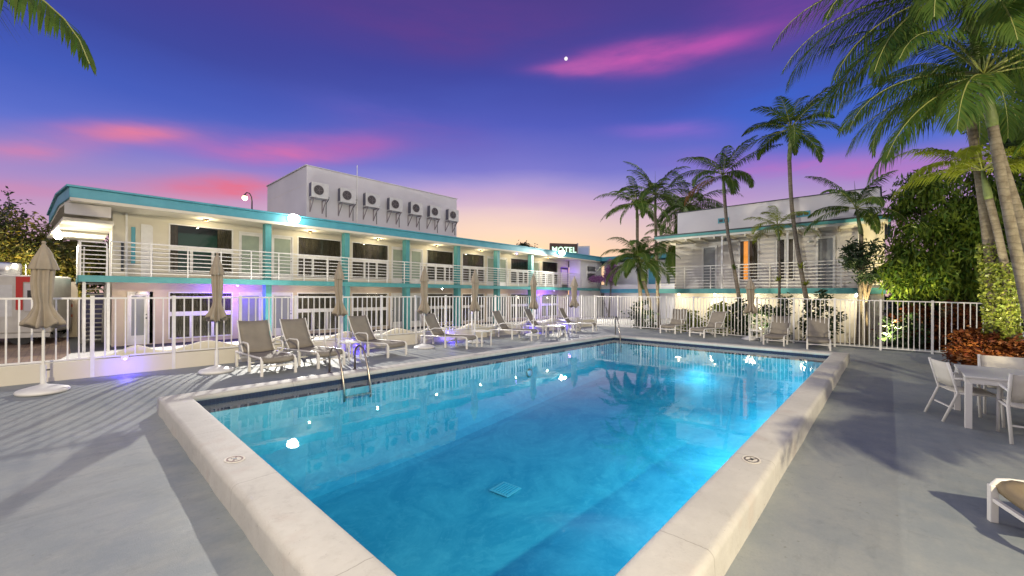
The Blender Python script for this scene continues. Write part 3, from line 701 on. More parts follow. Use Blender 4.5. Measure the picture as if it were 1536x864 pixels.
c_ = MB().lathe([(.06, 0), (.06, -.03)], 14, (20.84, 12.1, 4.618)).build('ceiling_lamp', 'white', motel)
MB().sphere((20.84, 12.1, 4.56), .07, 10).build('lens', 'glowviolet', c_)
for x in (.6, 6.5, 10.3, 17, 20.5): lamp('POINT', (x, 12.7, 1.7), 9, (1, .82, .66), .12)
MB().lathe([(.001, .14), (.16, .12), (.22, .02), (.2, 0)], 16, (.62, YW-.22, 1.5)).build('door_lamp', 'white', motel)
lamp('POINT', (.62, YW-.3, 1.42), 2.5, (1, .8, .85), .06)

# rooftop block with its air conditioners
blk = thing('rooftop_block', 'plain white rooftop block carrying a row of air conditioners', 'rooftop block', (0, 0, 5.15))
MB().box(6.71, 16.35, YW, 19.5, 0, 2.82).build('block_walls', 'pent', blk, bevel=.02)
MB().box(6.65, 16.4, YW-.03, 19.55, 2.822, 2.86).build('block_cap', 'pent', blk)
MB().box(6.705, 6.709, YW+.05, 19.4, 1.9, 1.92).build('block_joint', 'gstucco', blk)
acs = [7.17, 8.61, 10.0, 11.45, 12.86, 14.24, 15.68]
names = ['leftmost of the seven rooftop air conditioners', 'second rooftop air conditioner from the left, just left of the thin mast', 'third rooftop air conditioner from the left, just right of the mast', 'middle air conditioner of the seven on the rooftop wall', 'fifth rooftop air conditioner from the left', 'sixth rooftop air conditioner, next to the last on the right', 'last rooftop air conditioner at the right end of the block']
ac = thing('air_conditioner', names[0], 'air conditioner', (acs[0], YW, 6.72), 0, 'air conditioners on the rooftop block')
MB().box(-.42, .42, -.52, -.2, -.38, .38).build('casing', 'ac', ac, bevel=.02)
MB().box(-.424, -.421, -.5, -.22, -.33, .33).build('side_coil', 'acside', ac)
g_ = MB().lathe([(.235, 0), (.235, .02), (.001, .02)], 28); g_.v = [(x-.08, -.521-z, y) for x, y, z in g_.v]; go = g_.build('fan_grille', 'black', ac)
m_ = MB()
for r in (.06, .11, .16, .21, .24):
    for k in range(24):
        a, b = 2*PI*k/24, 2*PI*(k+1)/24; m_.bar((-.08+r*math.cos(a), -.546, r*math.sin(a)), (-.08+r*math.cos(b), -.546, r*math.sin(b)), .008)
for k in range(5): a = 2*PI*k/5; m_.bar((-.08, -.545, 0), (-.08+.2*math.cos(a), -.545, .2*math.sin(a)), .03, .006)
m_.build('wire_guard', 'bracket', go)
for x in (-.3, .3):
    MB().bar((x, -.55, -.41), (x, -.01, -.41), .04).bar((x, -.02, -1.05), (x, -.02, -.41), .04).bar((x, -.5, -.43), (x, -.03, -1.0), .035).build('bracket', 'bracket', ac)
MB().tube([(.43, -.36, -.2), (.5, -.36, -.22), (.52, -.3, -.3), (.5, -.02, -.5), (.5, -.02, -1.2)], .018, 6).build('pipe', 'dark', ac)
for x, nm in list(zip(acs, names))[1:]: dup(ac, (x, YW, 6.72), 0, nm)
t_ = thing('roof_mast', 'thin white mast rising above the rooftop block', 'mast', (9.27, 13.36, 5.15)); MB().tube([(0, 0, 0), (0, 0, 3.4)], [.03, .018], 8).build('pole', 'fence', t_); MB().box(-.05, .05, 0, .13, 1.5, 1.55).build('clamp', 'bracket', t_)

# flood lamps on the roof edge
for (x, y, z), lab, en in [((5.47, 11.7, 4.9), 'blazing floodlight on the teal roof edge above the first gallery column', 6500), ((25.78, 11.7, 4.95), 'blazing floodlight at the far end of the teal roof edge near the motel sign', 4200)]:
    t_ = thing('floodlight', lab, 'floodlight', (x, y, z), 0, 'floodlights on the motel roof edge')
    MB().box(-.16, .16, -.02, .16, -.10, .12).build('housing', 'bracket', t_, bevel=.02)
    MB().bar((0, .16, 0), (0, .24, .1), .05).build('arm', 'bracket', t_)
    MB().sphere((0, -.1, 0), .24, 16, .85).build('lens', 'glow', t_, True)  # glowing globe enlarged past the housing to stand for glare
    lamp('SPOT', (x, y-.42, z-.1), en, (1, .95, .84), .09, (x+(-2.5 if x < 10 else -8), y-14, -1), 165, .3)
# street lamp behind the roof
t_ = thing('street_lamp', 'curved dark street lamp glowing warm above the roof', 'street lamp', (5.52, 18, 5.14))
MB().tube([(0, 0, 0), (0, 0, 1.5), (-.03, 0, 1.75), (-.12, 0, 1.93), (-.25, 0, 1.95), (-.33, 0, 1.85)], [.045, .035, .03, .03, .03, .03], 8).build('pole', 'dark', t_, True)
MB().lathe([(.03, .12), (.1, .04), (.13, 0)], 14, (-.34, 0, 1.72)).build('shade', 'dark', t_)
MB().sphere((-.34, 0, 1.64), .13, 14).build('globe', 'glowwarm', t_, True)
# bright lamp under the stair canopy
t_ = thing('canopy_lamp', 'bright lamp under the stair canopy at the left end of the roof', 'lamp', (-1.62, 17.2, 3.98))
MB().box(-.1, .1, -.1, .1, -.02, .035).build('housing', 'white', t_)
MB().sphere((0, 0, -.1), .13, 12).build('bulb', 'glow', t_, True)
lamp('POINT', (-1.5, 16.8, 3.4), 260, (1, .93, .8), .1)
lamp('POINT', (-.9, 13.6, 3.4), 60, (1, .92, .78), .1)

# ------------------------------------------------------------------ motel wing at the far end
wing = thing('motel_wing', 'far white wing of the motel with a grey curtained window', 'motel wing')
MB().box(29.4, 32.3, 12.2, 13.4, 2.1, 4.62).box(29.4, 36, 12.3, 13.4, -.45, 2.0).box(32.3, 33.2, 12.3, 13.4, 2.0, 4.62).build('end_wall', 'stucco', wing)
window(wing, 30.4, 31.9, 3.0, 4.2, 3.6, 12.15, 1, 'curtain2')
MB().box(33.2, 38, -2, 12.0, -.45, 4.6).build('cross_wall', 'stucco', wing)
MB().box(32.52, 38.2, -2.2, 20.2, 4.72, 5.1).build('roof', 'teal', wing)
MB().box(33.14, 33.19, 7.0, 7.6, 2.0, 4.6).box(33.14, 33.19, 3.2, 3.5, 2.0, 4.6).build('teal_pier', 'teal', wing)
MB().box(32.3, 33.18, -2, 11.93, 1.75, 2.1).build('gallery_slab', 'teal', wing)
MB().box(32.28, 32.299, -2, 11.93, 2.1, 2.5).build('parapet', 'stucco', wing)
MB().box(33.12, 33.19, 5.2, 6.0, 2.1, 3.9).box(33.12, 33.19, 1.0, 2.2, 2.6, 3.8).build('dark_door', 'greypane', wing)
for y in (1, 5, 9): lamp('POINT', (32.2, y, 1.2), 22, (1, .8, .6), .1)

# motel sign on the roof
sg_ = thing('motel_sign', 'brown roof sign with glowing MOTEL letters', 'sign', (32.6, 16.2, 5.1), -.62)
MB().box(-1.55, 1.35, -.12, .12, .35, 1.62).build('panel', 'signbrown', sg_, bevel=.02)
for x in (-1.2, 1.0): MB().bar((x, .05, 0), (x, .05, .35), .08).build('leg', 'dark', sg_)
MB().box(1.352, 1.42, -.16, .16, .1, 1.7).build('frame_edge', 'white', sg_)
cv = bpy.data.curves.new('letters', 'FONT'); cv.body = 'MOTEL'; cv.size = .78; cv.extrude = .02; cv.align_x = 'CENTER'; cv.offset = .012; cv.space_character = 1.06
to = bpy.data.objects.new('tmp', cv); COL.objects.link(to); dg = bpy.context.evaluated_depsgraph_get(); me = bpy.data.meshes.new_from_object(to.evaluated_get(dg)); bpy.data.objects.remove(to)
me.materials.clear(); me.materials.append(M['neon']); lo = bpy.data.objects.new('letters', me); COL.objects.link(lo); lo.parent = sg_; lo.location = (-.1, -.16, .72); lo.rotation_euler = (PI/2, 0, 0)
s2 = thing('roof_billboard', 'white framed blue panel box beside the motel sign', 'billboard', (34.6, 15.4, 5.1), -1.1)
MB().box(-.75, .75, .0, .3, 0, 1.5).build('frame', 'white', s2); MB().box(-.66, .66, -.01, -.002, .12, 1.35).build('panel', 'bluebox', s2)

# ------------------------------------------------------------------ right hand building
rb = thing('guest_house', 'two storey pale guest house with a white gallery behind the palms', 'building')
XW = 21.6; XF = 20.4
def yz_wall(m_, y0, y1, z0, z1, xa, xb, holes):
    t2 = MB(); wallholes(t2, y0, y1, z0, z1, xa, xb, holes); t2.v = [(y, x, z) for x, y, z in t2.v]; t2.f = [f[::-1] for f in t2.f]; m_.add(t2.v, t2.f); return m_
rh = [(-3.2, -2.33, 2.3, 4.35), (-4.65, -3.92, 2.3, 4.3)]
rd = [(-1.3, -.55, 1.95, 4.2), (-6.15, -5.45, 1.95, 4.25)]
yz_wall(MB(), -7.75, .85, 1.9, 4.55, XW, XW+.2, rh+rd).build('upper_wall', 'gstucco', rb)
yz_wall(MB(), -7.75, .85, -.46, 1.75, XW-.1, XW+.1, [(-1.9, -1.0, .2, 1.2)]).build('lower_wall', 'cream', rb)
MB().box(XW+.2, 27, .65, .85, -.46, 4.55).box(XW+.2, 27, -7.75, -7.55, -.46, 4.55).box(26.8, 27, -7.55, .65, -.46, 4.55).build('side_wall', 'gstucco', rb)
MB().box(XF+.1, XW, -7.75, -7.0, 1.9, 4.5).box(XF+.1, XW, -7.75, -7.2, -.45, 1.74).build('end_wall', 'cream', rb)
MB().box(XW, 27, -7.6, .75, 4.8, 6.12).build('parapet', 'pent', rb); MB().box(XW-.04, 27.04, -7.65, .8, 6.122, 6.16).build('parapet_cap', 'dark', rb)
MB().box(XF-.2, 27.2, -7.95, 1.5, 4.72, 4.78).build('roof_edge', 'dark', rb)
MB().box(XF-.18, 27.2, -7.93, 1.48, 4.6, 4.718).build('roof', 'teal2', rb)
MB().box(XF-.1, 27, -7.85, 1.4, 4.5, 4.598).build('soffit', 'white', rb)
for k in range(14):
    y = 1.2-k*.68; MB().box(XF-.09, XW, y-.04, y+.04, 4.40, 4.498).build('rafter', 'cream', rb)
MB().box(XF, XW-.1, -7.75, 1.2, 1.76, 1.9).build('gallery_slab', 'floor', rb)
MB().box(XF-.06, XF-.002, -7.8, 1.25, 1.68, 1.92).build('gallery_edge', 'teal2', rb)
railing(rb, (XF, 1.2, 0), (XF, -7.7, 0), 1.92, 3.06, 8, 1.27, r=.013)
for y in (-1.85, -4.55, -7.0): MB().box(XF+.04, XF+.12, y-.04, y+.04, 1.9, 4.5).build('gallery_post', 'white', rb)
def win_x(y0, y1, z0, z1, parts):
    f = MB().box(XW-.03, XW+.1, y0, y1, z1-.05, z1).box(XW-.03, XW+.1, y0, y1, z0, z0+.05).box(XW-.03, XW+.1, y0, y0+.05, z0, z1).box(XW-.03, XW+.1, y1-.05, y1, z0, z1)
    ym = (y0+y1)/2; f.box(XW-.02, XW+.08, ym-.03, ym+.03, z0+.05, z1-.05)
    fr = f.build('window', 'white', rb)
    MB().add([(XW+.04, y0, z0), (XW+.04, y1, z0), (XW+.04, y1, z1), (XW+.04, y0, z1)], [(0, 1, 2, 3)]).build('pane', 'glass', fr)
    for a, b, mt in parts:
        N = 12; vs = []; fs = []
        for i in range(N+1):
            y = a+(b-a)*i/N; x = XW+.15+.02*math.sin(i*2.1); vs += [(x, y, z0), (x, y, z1)]
            if i: fs.append((2*i-2, 2*i, 2*i+1, 2*i-1))
        MB().add(vs, fs).build('curtain' if mt != 'roomlit' else 'lit_interior', mt, fr)
win_x(-3.2, -2.33, 2.3, 4.35, [(-3.2, -2.85, 'curtain'), (-2.78, -2.5, 'roomlit'), (-2.48, -2.33, 'curtain')])
win_x(-4.65, -3.92, 2.3, 4.3, [(-4.3, -3.92, 'room'), (-4.65, -4.4, 'curtain')])
MB().box(XW+.3, XW+.34, -5, -2, 2.2, 4.5).build('room_backdrop', 'room', rb)
for y0, y1, z1 in ((-1.3, -.55, 4.2), (-6.15, -5.45, 4.25)):
    d_ = MB().box(XW-.04, XW+.1, y0, y0+.09, 1.95, z1).box(XW-.04, XW+.1, y1-.09, y1, 1.95, z1).box(XW-.04, XW+.1, y0+.09, y1-.09, z1-.1, z1).build('door', 'white', rb)
    MB().box(XW+.02, XW+.05, y0+.09, y1-.09, 1.95, z1-.1).build('leaf', 'greypane', d_); MB().sphere((XW-.03, y0+.16, 2.95), .03, 8).build('handle', 'dark', d_)
for y, z in ((-1.6, 5.45), (-4.98, 5.35)):
    v = MB().box(XW-.03, XW-.002, y-.26, y+.26, z-.13, z+.13).build('roof_vent', 'teal', rb); MB().box(XW-.035, XW-.031, y-.2, y-.02, z-.07, z+.07).box(XW-.035, XW-.031, y+.02, y+.2, z-.07, z+.07).build('vent_slots', 'dark', v)
sh = MB().box(XW-.16, XW-.1, -1.9, -1.0, .2, 1.2).build('shutter_window', 'white', rb)
for k in range(4): MB().box(XW-.175, XW-.162, -1.83+k*.22, -1.68+k*.22, .26, 1.14).build('shutter_slats', 'cream', sh)
for y, e_ in ((.4, 30), (-1.4, 45), (-3.0, 40), (-5.2, 25), (-6.9, 18)):
    b_ = MB().sphere((XF+.5, y, 1.62), .06, 10).build('ceiling_lamp', 'glowwarm' if y > -2 else 'glow', rb); lamp('POINT', (XF+.5, y, 1.3), e_*.9, (1, .84, .62), .22)
for y in (-.1, -5.2): MB().lathe([(.02, 0), (.05, -.03), (.06, -.09)], 10, (XW-.1, y, 4.1)).build('wall_lamp', 'white', rb)

# ------------------------------------------------------------------ furniture
def tubep(pts, r, n=8): return MB().tube(pts, r, n)
def make_lounger(label, sl='sling', back=62):
    t_ = thing('sun_lounger', label, 'sun lounger', (0, 0, 0), 0, 'sling sun loungers round the pool')
    W2 = .31; h = .35; L1 = 1.15; bl = .78; a = math.radians(back)
    # origin at the foot end centre on the ground; lounger runs to +y
    def sling(path, name):
        vs = []; fs = []; NX = 6
        for i, (y, z) in enumerate(path):
            for k in range(NX+1):
                x = -W2+.02+(2*W2-.04)*k/NX; vs.append((x, y, z-.02*math.sin(PI*k/NX)))
            if i:
                for k in range(NX): o = (i-1)*(NX+1)+k; fs.append((o, o+1, o+NX+2, o+NX+1))
        o_ = MB().add(vs, fs).build(name, sl, t_, True); so = o_.modifiers.new('s', 'SOLIDIFY'); so.thickness = .008; return o_
    sling([(.0, h-.10), (-.015, h-.05), (.02, h-.005), (.08, h+.015), (.5, h-.005), (.95, h-.005), (L1, h+.01)], 'seat')
    bp = []
    for k in range(7):
        u = k/6; aa = a+.22*(u-.4); bp.append(u)
    path = []; y, z = L1, h+.012
    for k in range(8):
        path.append((y, z)); aa = a-.25+.45*k/7 if k < 6 else a+.05; y += math.cos(aa)*bl/7; z += math.sin(aa)*bl/7
    sling(path, 'backrest')
    for sx_ in (-1, 1):
        x = sx_*W2
        MB().tube([(x, -.02, h-.12), (x, -.02, h-.05), (x, .01, h-.01), (x, .08, h), (x, L1+.5, h-.02)], .02, 8).build('side_rail', 'frame', t_, True)
        MB().tube([(x, p[0], p[1]) for p in path], .014, 6).build('back_rail', 'frame', t_, True)
        MB().tube([(x*1.04, L1-.42, h), (x*1.06, L1-.42, h+.19), (x*1.06, L1-.37, h+.235), (x*1.06, L1-.05, h+.235), (x*1.04, L1+.06, h+.2), (x, L1+.12, h+.16)], .017, 8).build('armrest', 'frame', t_, True)
        MB().box(x-.025, x+.025, -.045, .005, 0, h-.05).build('leg', 'frame', t_, bevel=.006)
        MB().box(x-.025, x+.025, L1-.45, L1-.40, 0, h+.0).build('leg', 'frame', t_, bevel=.006)
        MB().box(x-.025, x+.025, L1+.42, L1+.47, 0, h-.02).build('leg', 'frame', t_, bevel=.006)
    for y in (-.02, L1-.42, L1+.45): MB().box(-W2+.02, W2-.02, y-.015, y+.015, .17, .2).build('stretcher', 'frame', t_)
    return t_
LG = [((1.57, 1.14), .02, 'grey brown lounger nearest the camera beside the second umbrella'), ((2.66, 1.24), .17, 'grey brown lounger directly behind the pool ladder'),
      ((4.50, 1.55), .20, 'grey brown lounger between the third and fourth umbrellas, past the ladder'), ((6.96, 1.40), .33, 'grey brown lounger just past the fourth umbrella'),
      ((9.97, 1.42), .30, 'grey brown lounger past the fifth umbrella'), ((12.15, 1.75), .30, 'grey brown lounger by the sixth umbrella, behind the small tables'), ((14.55, 1.75), .30, 'last lounger of the fence row, beside the seventh umbrella'),
      ((15.98, -.98), -PI/2+.05, 'leftmost lounger on the far side of the pool'), ((15.75, -2.25), -PI/2-.25, 'lounger with the lowest backrest, far side left of the white umbrella'),
      ((15.85, -4.85), -PI/2+.02, 'far side lounger just right of the closed umbrella, turned to the camera'), ((15.8, -6.15), -PI/2+.12, 'rightmost lounger on the far side, facing the camera')]
base = make_lounger(LG[0][2])
for i, ((x, y), rz, lab) in enumerate(LG):
    o = base if i == 0 else dup(base, (0, 0, 0), 0, lab)
    o.location = (x, y, deckz(x+(.6 if x > 15 else 0), y)+(.0)); o.rotation_euler = (0, 0, rz)
nl = make_lounger('tan lounger with white frame at the near right corner of the picture', 'slingt', 55)
nl.location = (3.56, -8.62, -.24); nl.rotation_euler = (0, 0, PI+.35)

def make_umbrella(label, fl=1.0, seed=1, skirt=1.0):
    t_ = thing('closed_umbrella', label, 'umbrella', (0, 0, 0), 0, 'closed umbrellas round the pool')
    MB().lathe([(.30, 0), (.31, .03), (.29, .06), (.16, .10), (.06, .125), (.035, .14)], 28).build('base', 'white', t_, True)
    c_ = MB().lathe([(.036, 0), (.036, .32), (.03, .33)], 12, (0, 0, .12)).build('base_sleeve', 'white', t_)
    MB().tube([(.03, 0, .36), (.075, 0, .36)], .012, 8).build('knob', 'black', c_)
    MB().tube([(0, 0, .3), (0, 0, 2.42)], .019, 10).build('pole', 'frame', t_)
    rr = random.Random(seed); ph = [rr.uniform(0, 6.28) for _ in range(4)]
    def fn(amp):
        def f(a, j, z):
            k = 8; s_ = math.cos(k*a+ph[0]+z*.6)
            return 1+amp(z)*s_+amp(z)*.35*math.cos(13*a+ph[1]+z*2)
        return f
    zb = 1.10
    prof_ = [(.05*fl*skirt, zb+.02), (.16*fl*skirt, zb-.02), (.158*fl*skirt, zb+.03), (.128*fl, zb+.14), (.09*fl, zb+.28), (.078*fl, zb+.36), (.094*fl, zb+.48), (.103*fl, zb+.7), (.104*fl, zb+.9), (.09*fl, zb+1.05), (.07*fl, zb+1.17), (.03, zb+1.27)]
    rot = ph[2]
    bm = MB().lathe(prof_, 96, hem=lambda a, j: (.035*math.sin(3*a+ph[3])+.02*math.cos(8*a+ph[0])) if j < 3 else 0, fn=fn(lambda z: .42 if z < zb+.2 else .27)); bm.v = [(x+.012*math.sin(z*5+rot), y+.012*math.cos(z*4+rot), z) for x, y, z in bm.v]
    can = bm.build('canopy', 'canvas', t_, True)
    MB().lathe([(.064*fl, zb+.345), (.07*fl, zb+.352), (.07*fl, zb+.372), (.064*fl, zb+.379)], 20).build('strap', 'canvas', can)
    tp = MB().lathe([(.155*fl, zb+.90), (.16*fl, zb+.91), (.115*fl, zb+1.07), (.065*fl, zb+1.2), (.035, zb+1.28), (.02, zb+1.32)], 48, fn=fn(lambda z: .14 if z < zb+1.15 else .05)); tp.build('top_vent', 'canvas', t_, True)
    MB().sphere((0, 0, zb+1.34), .028, 10).build('finial', 'canvas', t_, True)
    return t_
UM = [((-1.57, 2.26), 1.02, 'closed taupe umbrella with a flared skirt at the far left', 1.12), ((.78, 2.32), 0.76, 'closed taupe umbrella left of the first lounger', 1.1), ((3.45, 2.6), 0.76, 'closed taupe umbrella behind the pool ladder', 1.1),
      ((5.95, 2.39), 0.80, 'closed taupe umbrella between the third and fourth loungers', 1.1), ((7.95, 2.35), 0.84, 'closed taupe umbrella just right of the fourth lounger', 1.0), ((11.15, 2.45), 0.88, 'closed taupe umbrella in front of the sixth lounger', .9), ((14.3, 2.65), 1.00, 'closed striped looking umbrella at the far end of the fence row', 1.0), ((17.0, -3.85), 1.08, 'closed cream umbrella on the far side by the fence', 1.0)]
for i, ((x, y), fl_, lab, sk) in enumerate(UM):
    u = make_umbrella(lab, fl_, i+3, sk); u.location = (x, y, deckz(min(x, 16), y)); u.rotation_euler = (0, 0, i*1.1)

def make_table(label, s_, h, cat='side table', rnd=False):
    t_ = thing('side_table', label, cat, (0, 0, 0), 0, 'small white side tables')
    if rnd: MB().lathe([(s_/2, 0), (s_/2+.01, .012), (s_/2, .025)], 24, (0, 0, h-.025)).build('tabletop', 'frame', t_)
    else: MB().box(-s_/2, s_/2, -s_/2, s_/2, h-.03, h).build('tabletop', 'frame', t_, bevel=.008)
    q = s_/2-.04 if not rnd else s_/3
    for sx_ in (-1, 1):
        for sy_ in (-1, 1): MB().box(sx_*q-.015, sx_*q+.015, sy_*q-.015, sy_*q+.015, 0, h-.031).build('leg', 'frame', t_)
    return t_
for (x, y), s_, h, rnd, rz, lab in [((3.45, 1.95), .5, .44, True, .2, 'round white side table between the second and third loungers'), ((7.62, 1.65), .5, .47, False, .05, 'square white side table beside the fourth lounger'), ((11.42, 1.55), .62, .44, False, .1, 'larger square white side table before the sixth lounger'), ((12.9, 1.9), .45, .42, False, .1, 'small square side table between the last two loungers of the fence row'), ((16.75, -4.1), .45, .42, False, .1, 'small square side table under the far side umbrella')]:
    t_ = make_table(lab, s_, h, rnd=rnd); t_.location = (x, y, deckz(min(x, 16), y)); t_.rotation_euler = (0, 0, rz)

# dining set on the right
t_ = thing('dining_table', 'square cream dining table on the right of the deck', 'table', (7.85, -9.3, -.24))
MB().box(-.65, .65, -.65, .65, .70, .735).build('tabletop', 'frame', t_, bevel=.008)
MB().box(-.62, .62, -.64, -.60, .63, .70).box(-.62, .62, .60, .64, .63, .70).box(-.64, -.60, -.6, .6, .63, .70).box(.60, .64, -.6, .6, .63, .70).build('apron', 'frame', t_)
for sx_ in (-1, 1):
    for sy_ in (-1, 1): MB().box(sx_*.61-.035, sx_*.61+.035, sy_*.61-.035, sy_*.61+.035, 0, .63).build('leg', 'frame', t_, bevel=.005)
def make_chair(label):
    t_ = thing('dining_chair', label, 'chair', (0, 0, 0), 0, 'cream sling chairs round the dining table')
    w = .27   # faces +y
    def slp(path, name):
        vs = []; fs = []; NX = 6
        for i, (y, z) in enumerate(path):
            for k in range(NX+1): vs.append((-w+.02+(2*w-.04)*k/NX, y-.015*math.sin(PI*k/NX)*(1 if name == 'backrest' else 0), z-.012*math.sin(PI*k/NX)*(0 if name == 'backrest' else 1)))
            if i:
                for k in range(NX): o = (i-1)*(NX+1)+k; fs.append((o, o+1, o+NX+2, o+NX+1))
        o_ = MB().add(vs, fs).build(name, 'whitesling', t_, True); so = o_.modifiers.new('s', 'SOLIDIFY'); so.thickness = .01
    slp([(.25, .42), (.27, .44), (.2, .45), (0, .435), (-.2, .435)], 'seat')
    slp([(-.22, .50), (-.25, .62), (-.28, .74), (-.31, .86)], 'backrest')
    for s_ in (-1, 1):
        x = s_*w
        MB().tube([(x, -.36, 0), (x, -.2, .43), (x, -.24, .6), (x, -.31, .87)], .018, 8).build('rear_leg', 'frame', t_, True)
        MB().tube([(x, .27, 0), (x, .25, .43), (x, .24, .62), (x, .19, .655), (x, -.25, .64)], .018, 8).build('front_leg', 'frame', t_, True)
        MB().tube([(x, .25, .43), (x, -.2, .43)], .016, 8).build('seat_rail', 'frame', t_, True)
    MB().box(-w, w, -.26, -.24, .2, .22).build('stretcher', 'frame', t_)
    return t_
ch = make_chair('cream chair tucked under the left side of the dining table'); ch.location = (7.78, -8.72, -.24); ch.rotation_euler = (0, 0, PI+.3)
dup(ch, (7.05, -9.25, -.24), -PI/2+.05, 'cream chair with its back to the camera before the dining table')
dup(ch, (8.72, -9.25, -.24), PI/2, 'cream chair on the far side of the dining table')
dup(ch, (7.9, -10.1, -.24), 0, 'cream chair at the right hand side of the dining table')

# ------------------------------------------------------------------ palms
def frond(root, origin, az, el0, length, droop, mt, leaf_len, nl, rr, hang=.5, w=.03):
    """one frond: curved rachis with two rows of drooping leaflets"""
    r = MB(); lf = MB(); o = Vector(origin); pts = []; N = 12; p = o.copy(); el = el0
    h = Vector((math.cos(az), math.sin(az), 0)); side = Vector((-math.sin(az), math.cos(az), 0)); tw = rr.uniform(-.25, .25)
    dirs = []
    for i in range(N+1):
        pts.append(p.copy()); d_ = h*math.cos(el)+Vector((0, 0, 1))*math.sin(el)+side*tw*(i/N)*.6; d_.normalize(); dirs.append(d_)
        p = p+d_*(length/N); el -= droop/N*(.4+1.2*i/N)
    r.tube(pts, [max(.004, .02*(1-.85*i/N))*(length/2.4) for i in range(N+1)], 5)
    for k in range(nl):
        u = .14+.86*(k+rr.random()*.4)/nl; fi = min(u*N, N-.001); i = int(fi); q = pts[i].lerp(pts[i+1], fi-i); dd = dirs[i]
        ll = leaf_len*(math.sin(PI*min(1, .22+u*.74))**.7)*(1.0-.35*max(0, u-.7)/.3)*rr.uniform(.88, 1.08)
        up = side.cross(dd)
        if up.z < 0: up = -up
        for s_ in (-1, 1):
            fw = .55+.9*u
            ld = (side*s_*1.0+dd*fw+up*rr.uniform(-.1, .35)).normalized()
            a = q; b = q+ld*ll*.5; g_ = Vector((0, 0, -1))*hang*ll
            b = b+g_*.22; c_ = b+(ld+Vector((0, 0, -1))*hang*1.5).normalized()*ll*.5
            wv = dd.cross(ld).cross(ld); wv = wv.normalized() if wv.length > 1e-4 else dd
            ww = w*rr.uniform(.8, 1.1)
            o_ = len(lf.v); lf.v += [tuple(a-wv*ww*.25), tuple(a+wv*ww*.25), tuple(b+wv*ww*.5), tuple(b-wv*ww*.5), tuple(c_)]
            lf.f += [(o_, o_+1, o_+2, o_+3), (o_+3, o_+2, o_+4)]
    ob = lf.build('frond', mt, root); r.build('rachis', 'rachis', ob, True); return ob
def palm(label, path, rad, crown, n, length, mt='palm', leaf_len=.42, nl=34, seed=0, shaft=.9, elr=(-.2, 1.25), droop=(1.2, 2.0), fr=None, hang=.5, dead=0, w=.032, group='palms round the pool', fronds=None, cat='palm tree'):
    rr = random.Random(seed); base_ = Vector(path[0]); t_ = thing('palm_tree', label, cat, tuple(base_), 0, group)
    P = [Vector(p)-base_ for p in path]; C_ = Vector(crown)-base_
    # smooth trunk with ring scars
    pts = []; M_ = 26
    def cr(t):
        n_ = len(P)-1; f_ = t*n_; i = min(int(f_), n_-1); u = f_-i
        p0, p1, p2, p3 = P[max(i-1, 0)], P[i], P[i+1], P[min(i+2, n_)]
        return .5*((2*p1)+(-p0+p2)*u+(2*p0-5*p1+4*p2-p3)*u*u+(-p0+3*p1-3*p2+p3)*u**3)
    for i in range(M_+1): pts.append(cr(i/M_))
    MB().tube(pts, [rad*(1.25-.4*min(1, i/M_*1.6))*(1+.015*(i % 2)) for i in range(M_+1)], 12).build('trunk', 'bark', t_, True)
    d_ = (C_-pts[-1]); 
    if d_.length > .05: MB().tube([pts[-1], pts[-1].lerp(C_, .15), pts[-1].lerp(C_, .5), C_], [rad*.88, rad*.98, rad*.74, rad*.36], 12).build('crownshaft', 'shaft', t_, True)
    MB().sphere(tuple(C_), rad*.55, 8, 1.4).build('crown_bud', 'shaft', t_, True)
    specs = fronds or [(i*2.39996+seed, elr[1]-(elr[1]-elr[0])*((i+.5)/n)**.9+rr.uniform(-.12, .12), rr.uniform(.85, 1.08), rr.uniform(*droop)) for i in range(n)]
    for i, (az, e0, ls, dr) in enumerate(specs):
        frond(t_, C_+Vector((0, 0, -.03)), az, e0, length*ls, dr, 'palmdead' if i >= len(specs)-dead else mt, leaf_len, nl, rr, hang, w)
    # spear leaf
    MB().tube([C_, C_+Vector((.05, .03, length*.28)), C_+Vector((.12, .06, length*.5))], [.02, .012, .003], 5).build('spear_leaf', mt, t_)
    return t_
G0 = -.45
palm('slender palm at the left, far behind the short fanning palm', [(23.2, 3.5, G0), (23, 3.75, 4), (23, 3.8, 6.3)], .11, (23, 3.85, 7.4), 13, 2.9, leaf_len=.6, seed=1, nl=48, hang=.6, w=.055)
palm('slender palm close beside the leftmost one, just left of the guest house', [(23.8, 2.7, G0), (23.6, 2.8, 4), (23.6, 2.9, 6.8)], .10, (23.6, 2.9, 7.9), 14, 3.0, leaf_len=.62, seed=2, nl=48, hang=.6, w=.055)
palm('bushy palm half hidden behind the corner of the guest house', [(27, 2.4, G0), (27.4, 2.2, 4), (27.5, 2.2, 7.3)], .13, (27.5, 2.2, 7.8), 26, 3.6, leaf_len=.85, seed=3, nl=46, hang=.7, elr=(-.9, 1.2), w=.06)
palm('bushy palm crown low behind the end of the guest house', [(24.6, 1.9, G0), (24.6, 1.9, 3), (24.6, 1.9, 4.6)], .13, (24.6, 1.9, 5.0), 22, 2.6, leaf_len=.75, seed=33, nl=40, hang=.7, elr=(-.9, 1.2), w=.05)
palm('short leaning palm with broad fanning fronds before the motel wing', [(18.9, .9, G0), (18.7, 1.05, 1.2), (18.6, 1.35, 2.3)], .10, (18.6, 1.6, 3.35), 24, 2.3, leaf_len=.55, seed=4, nl=58, hang=.6, elr=(-.2, 1.35), droop=(1.5, 2.3), w=.04, mt='palm')
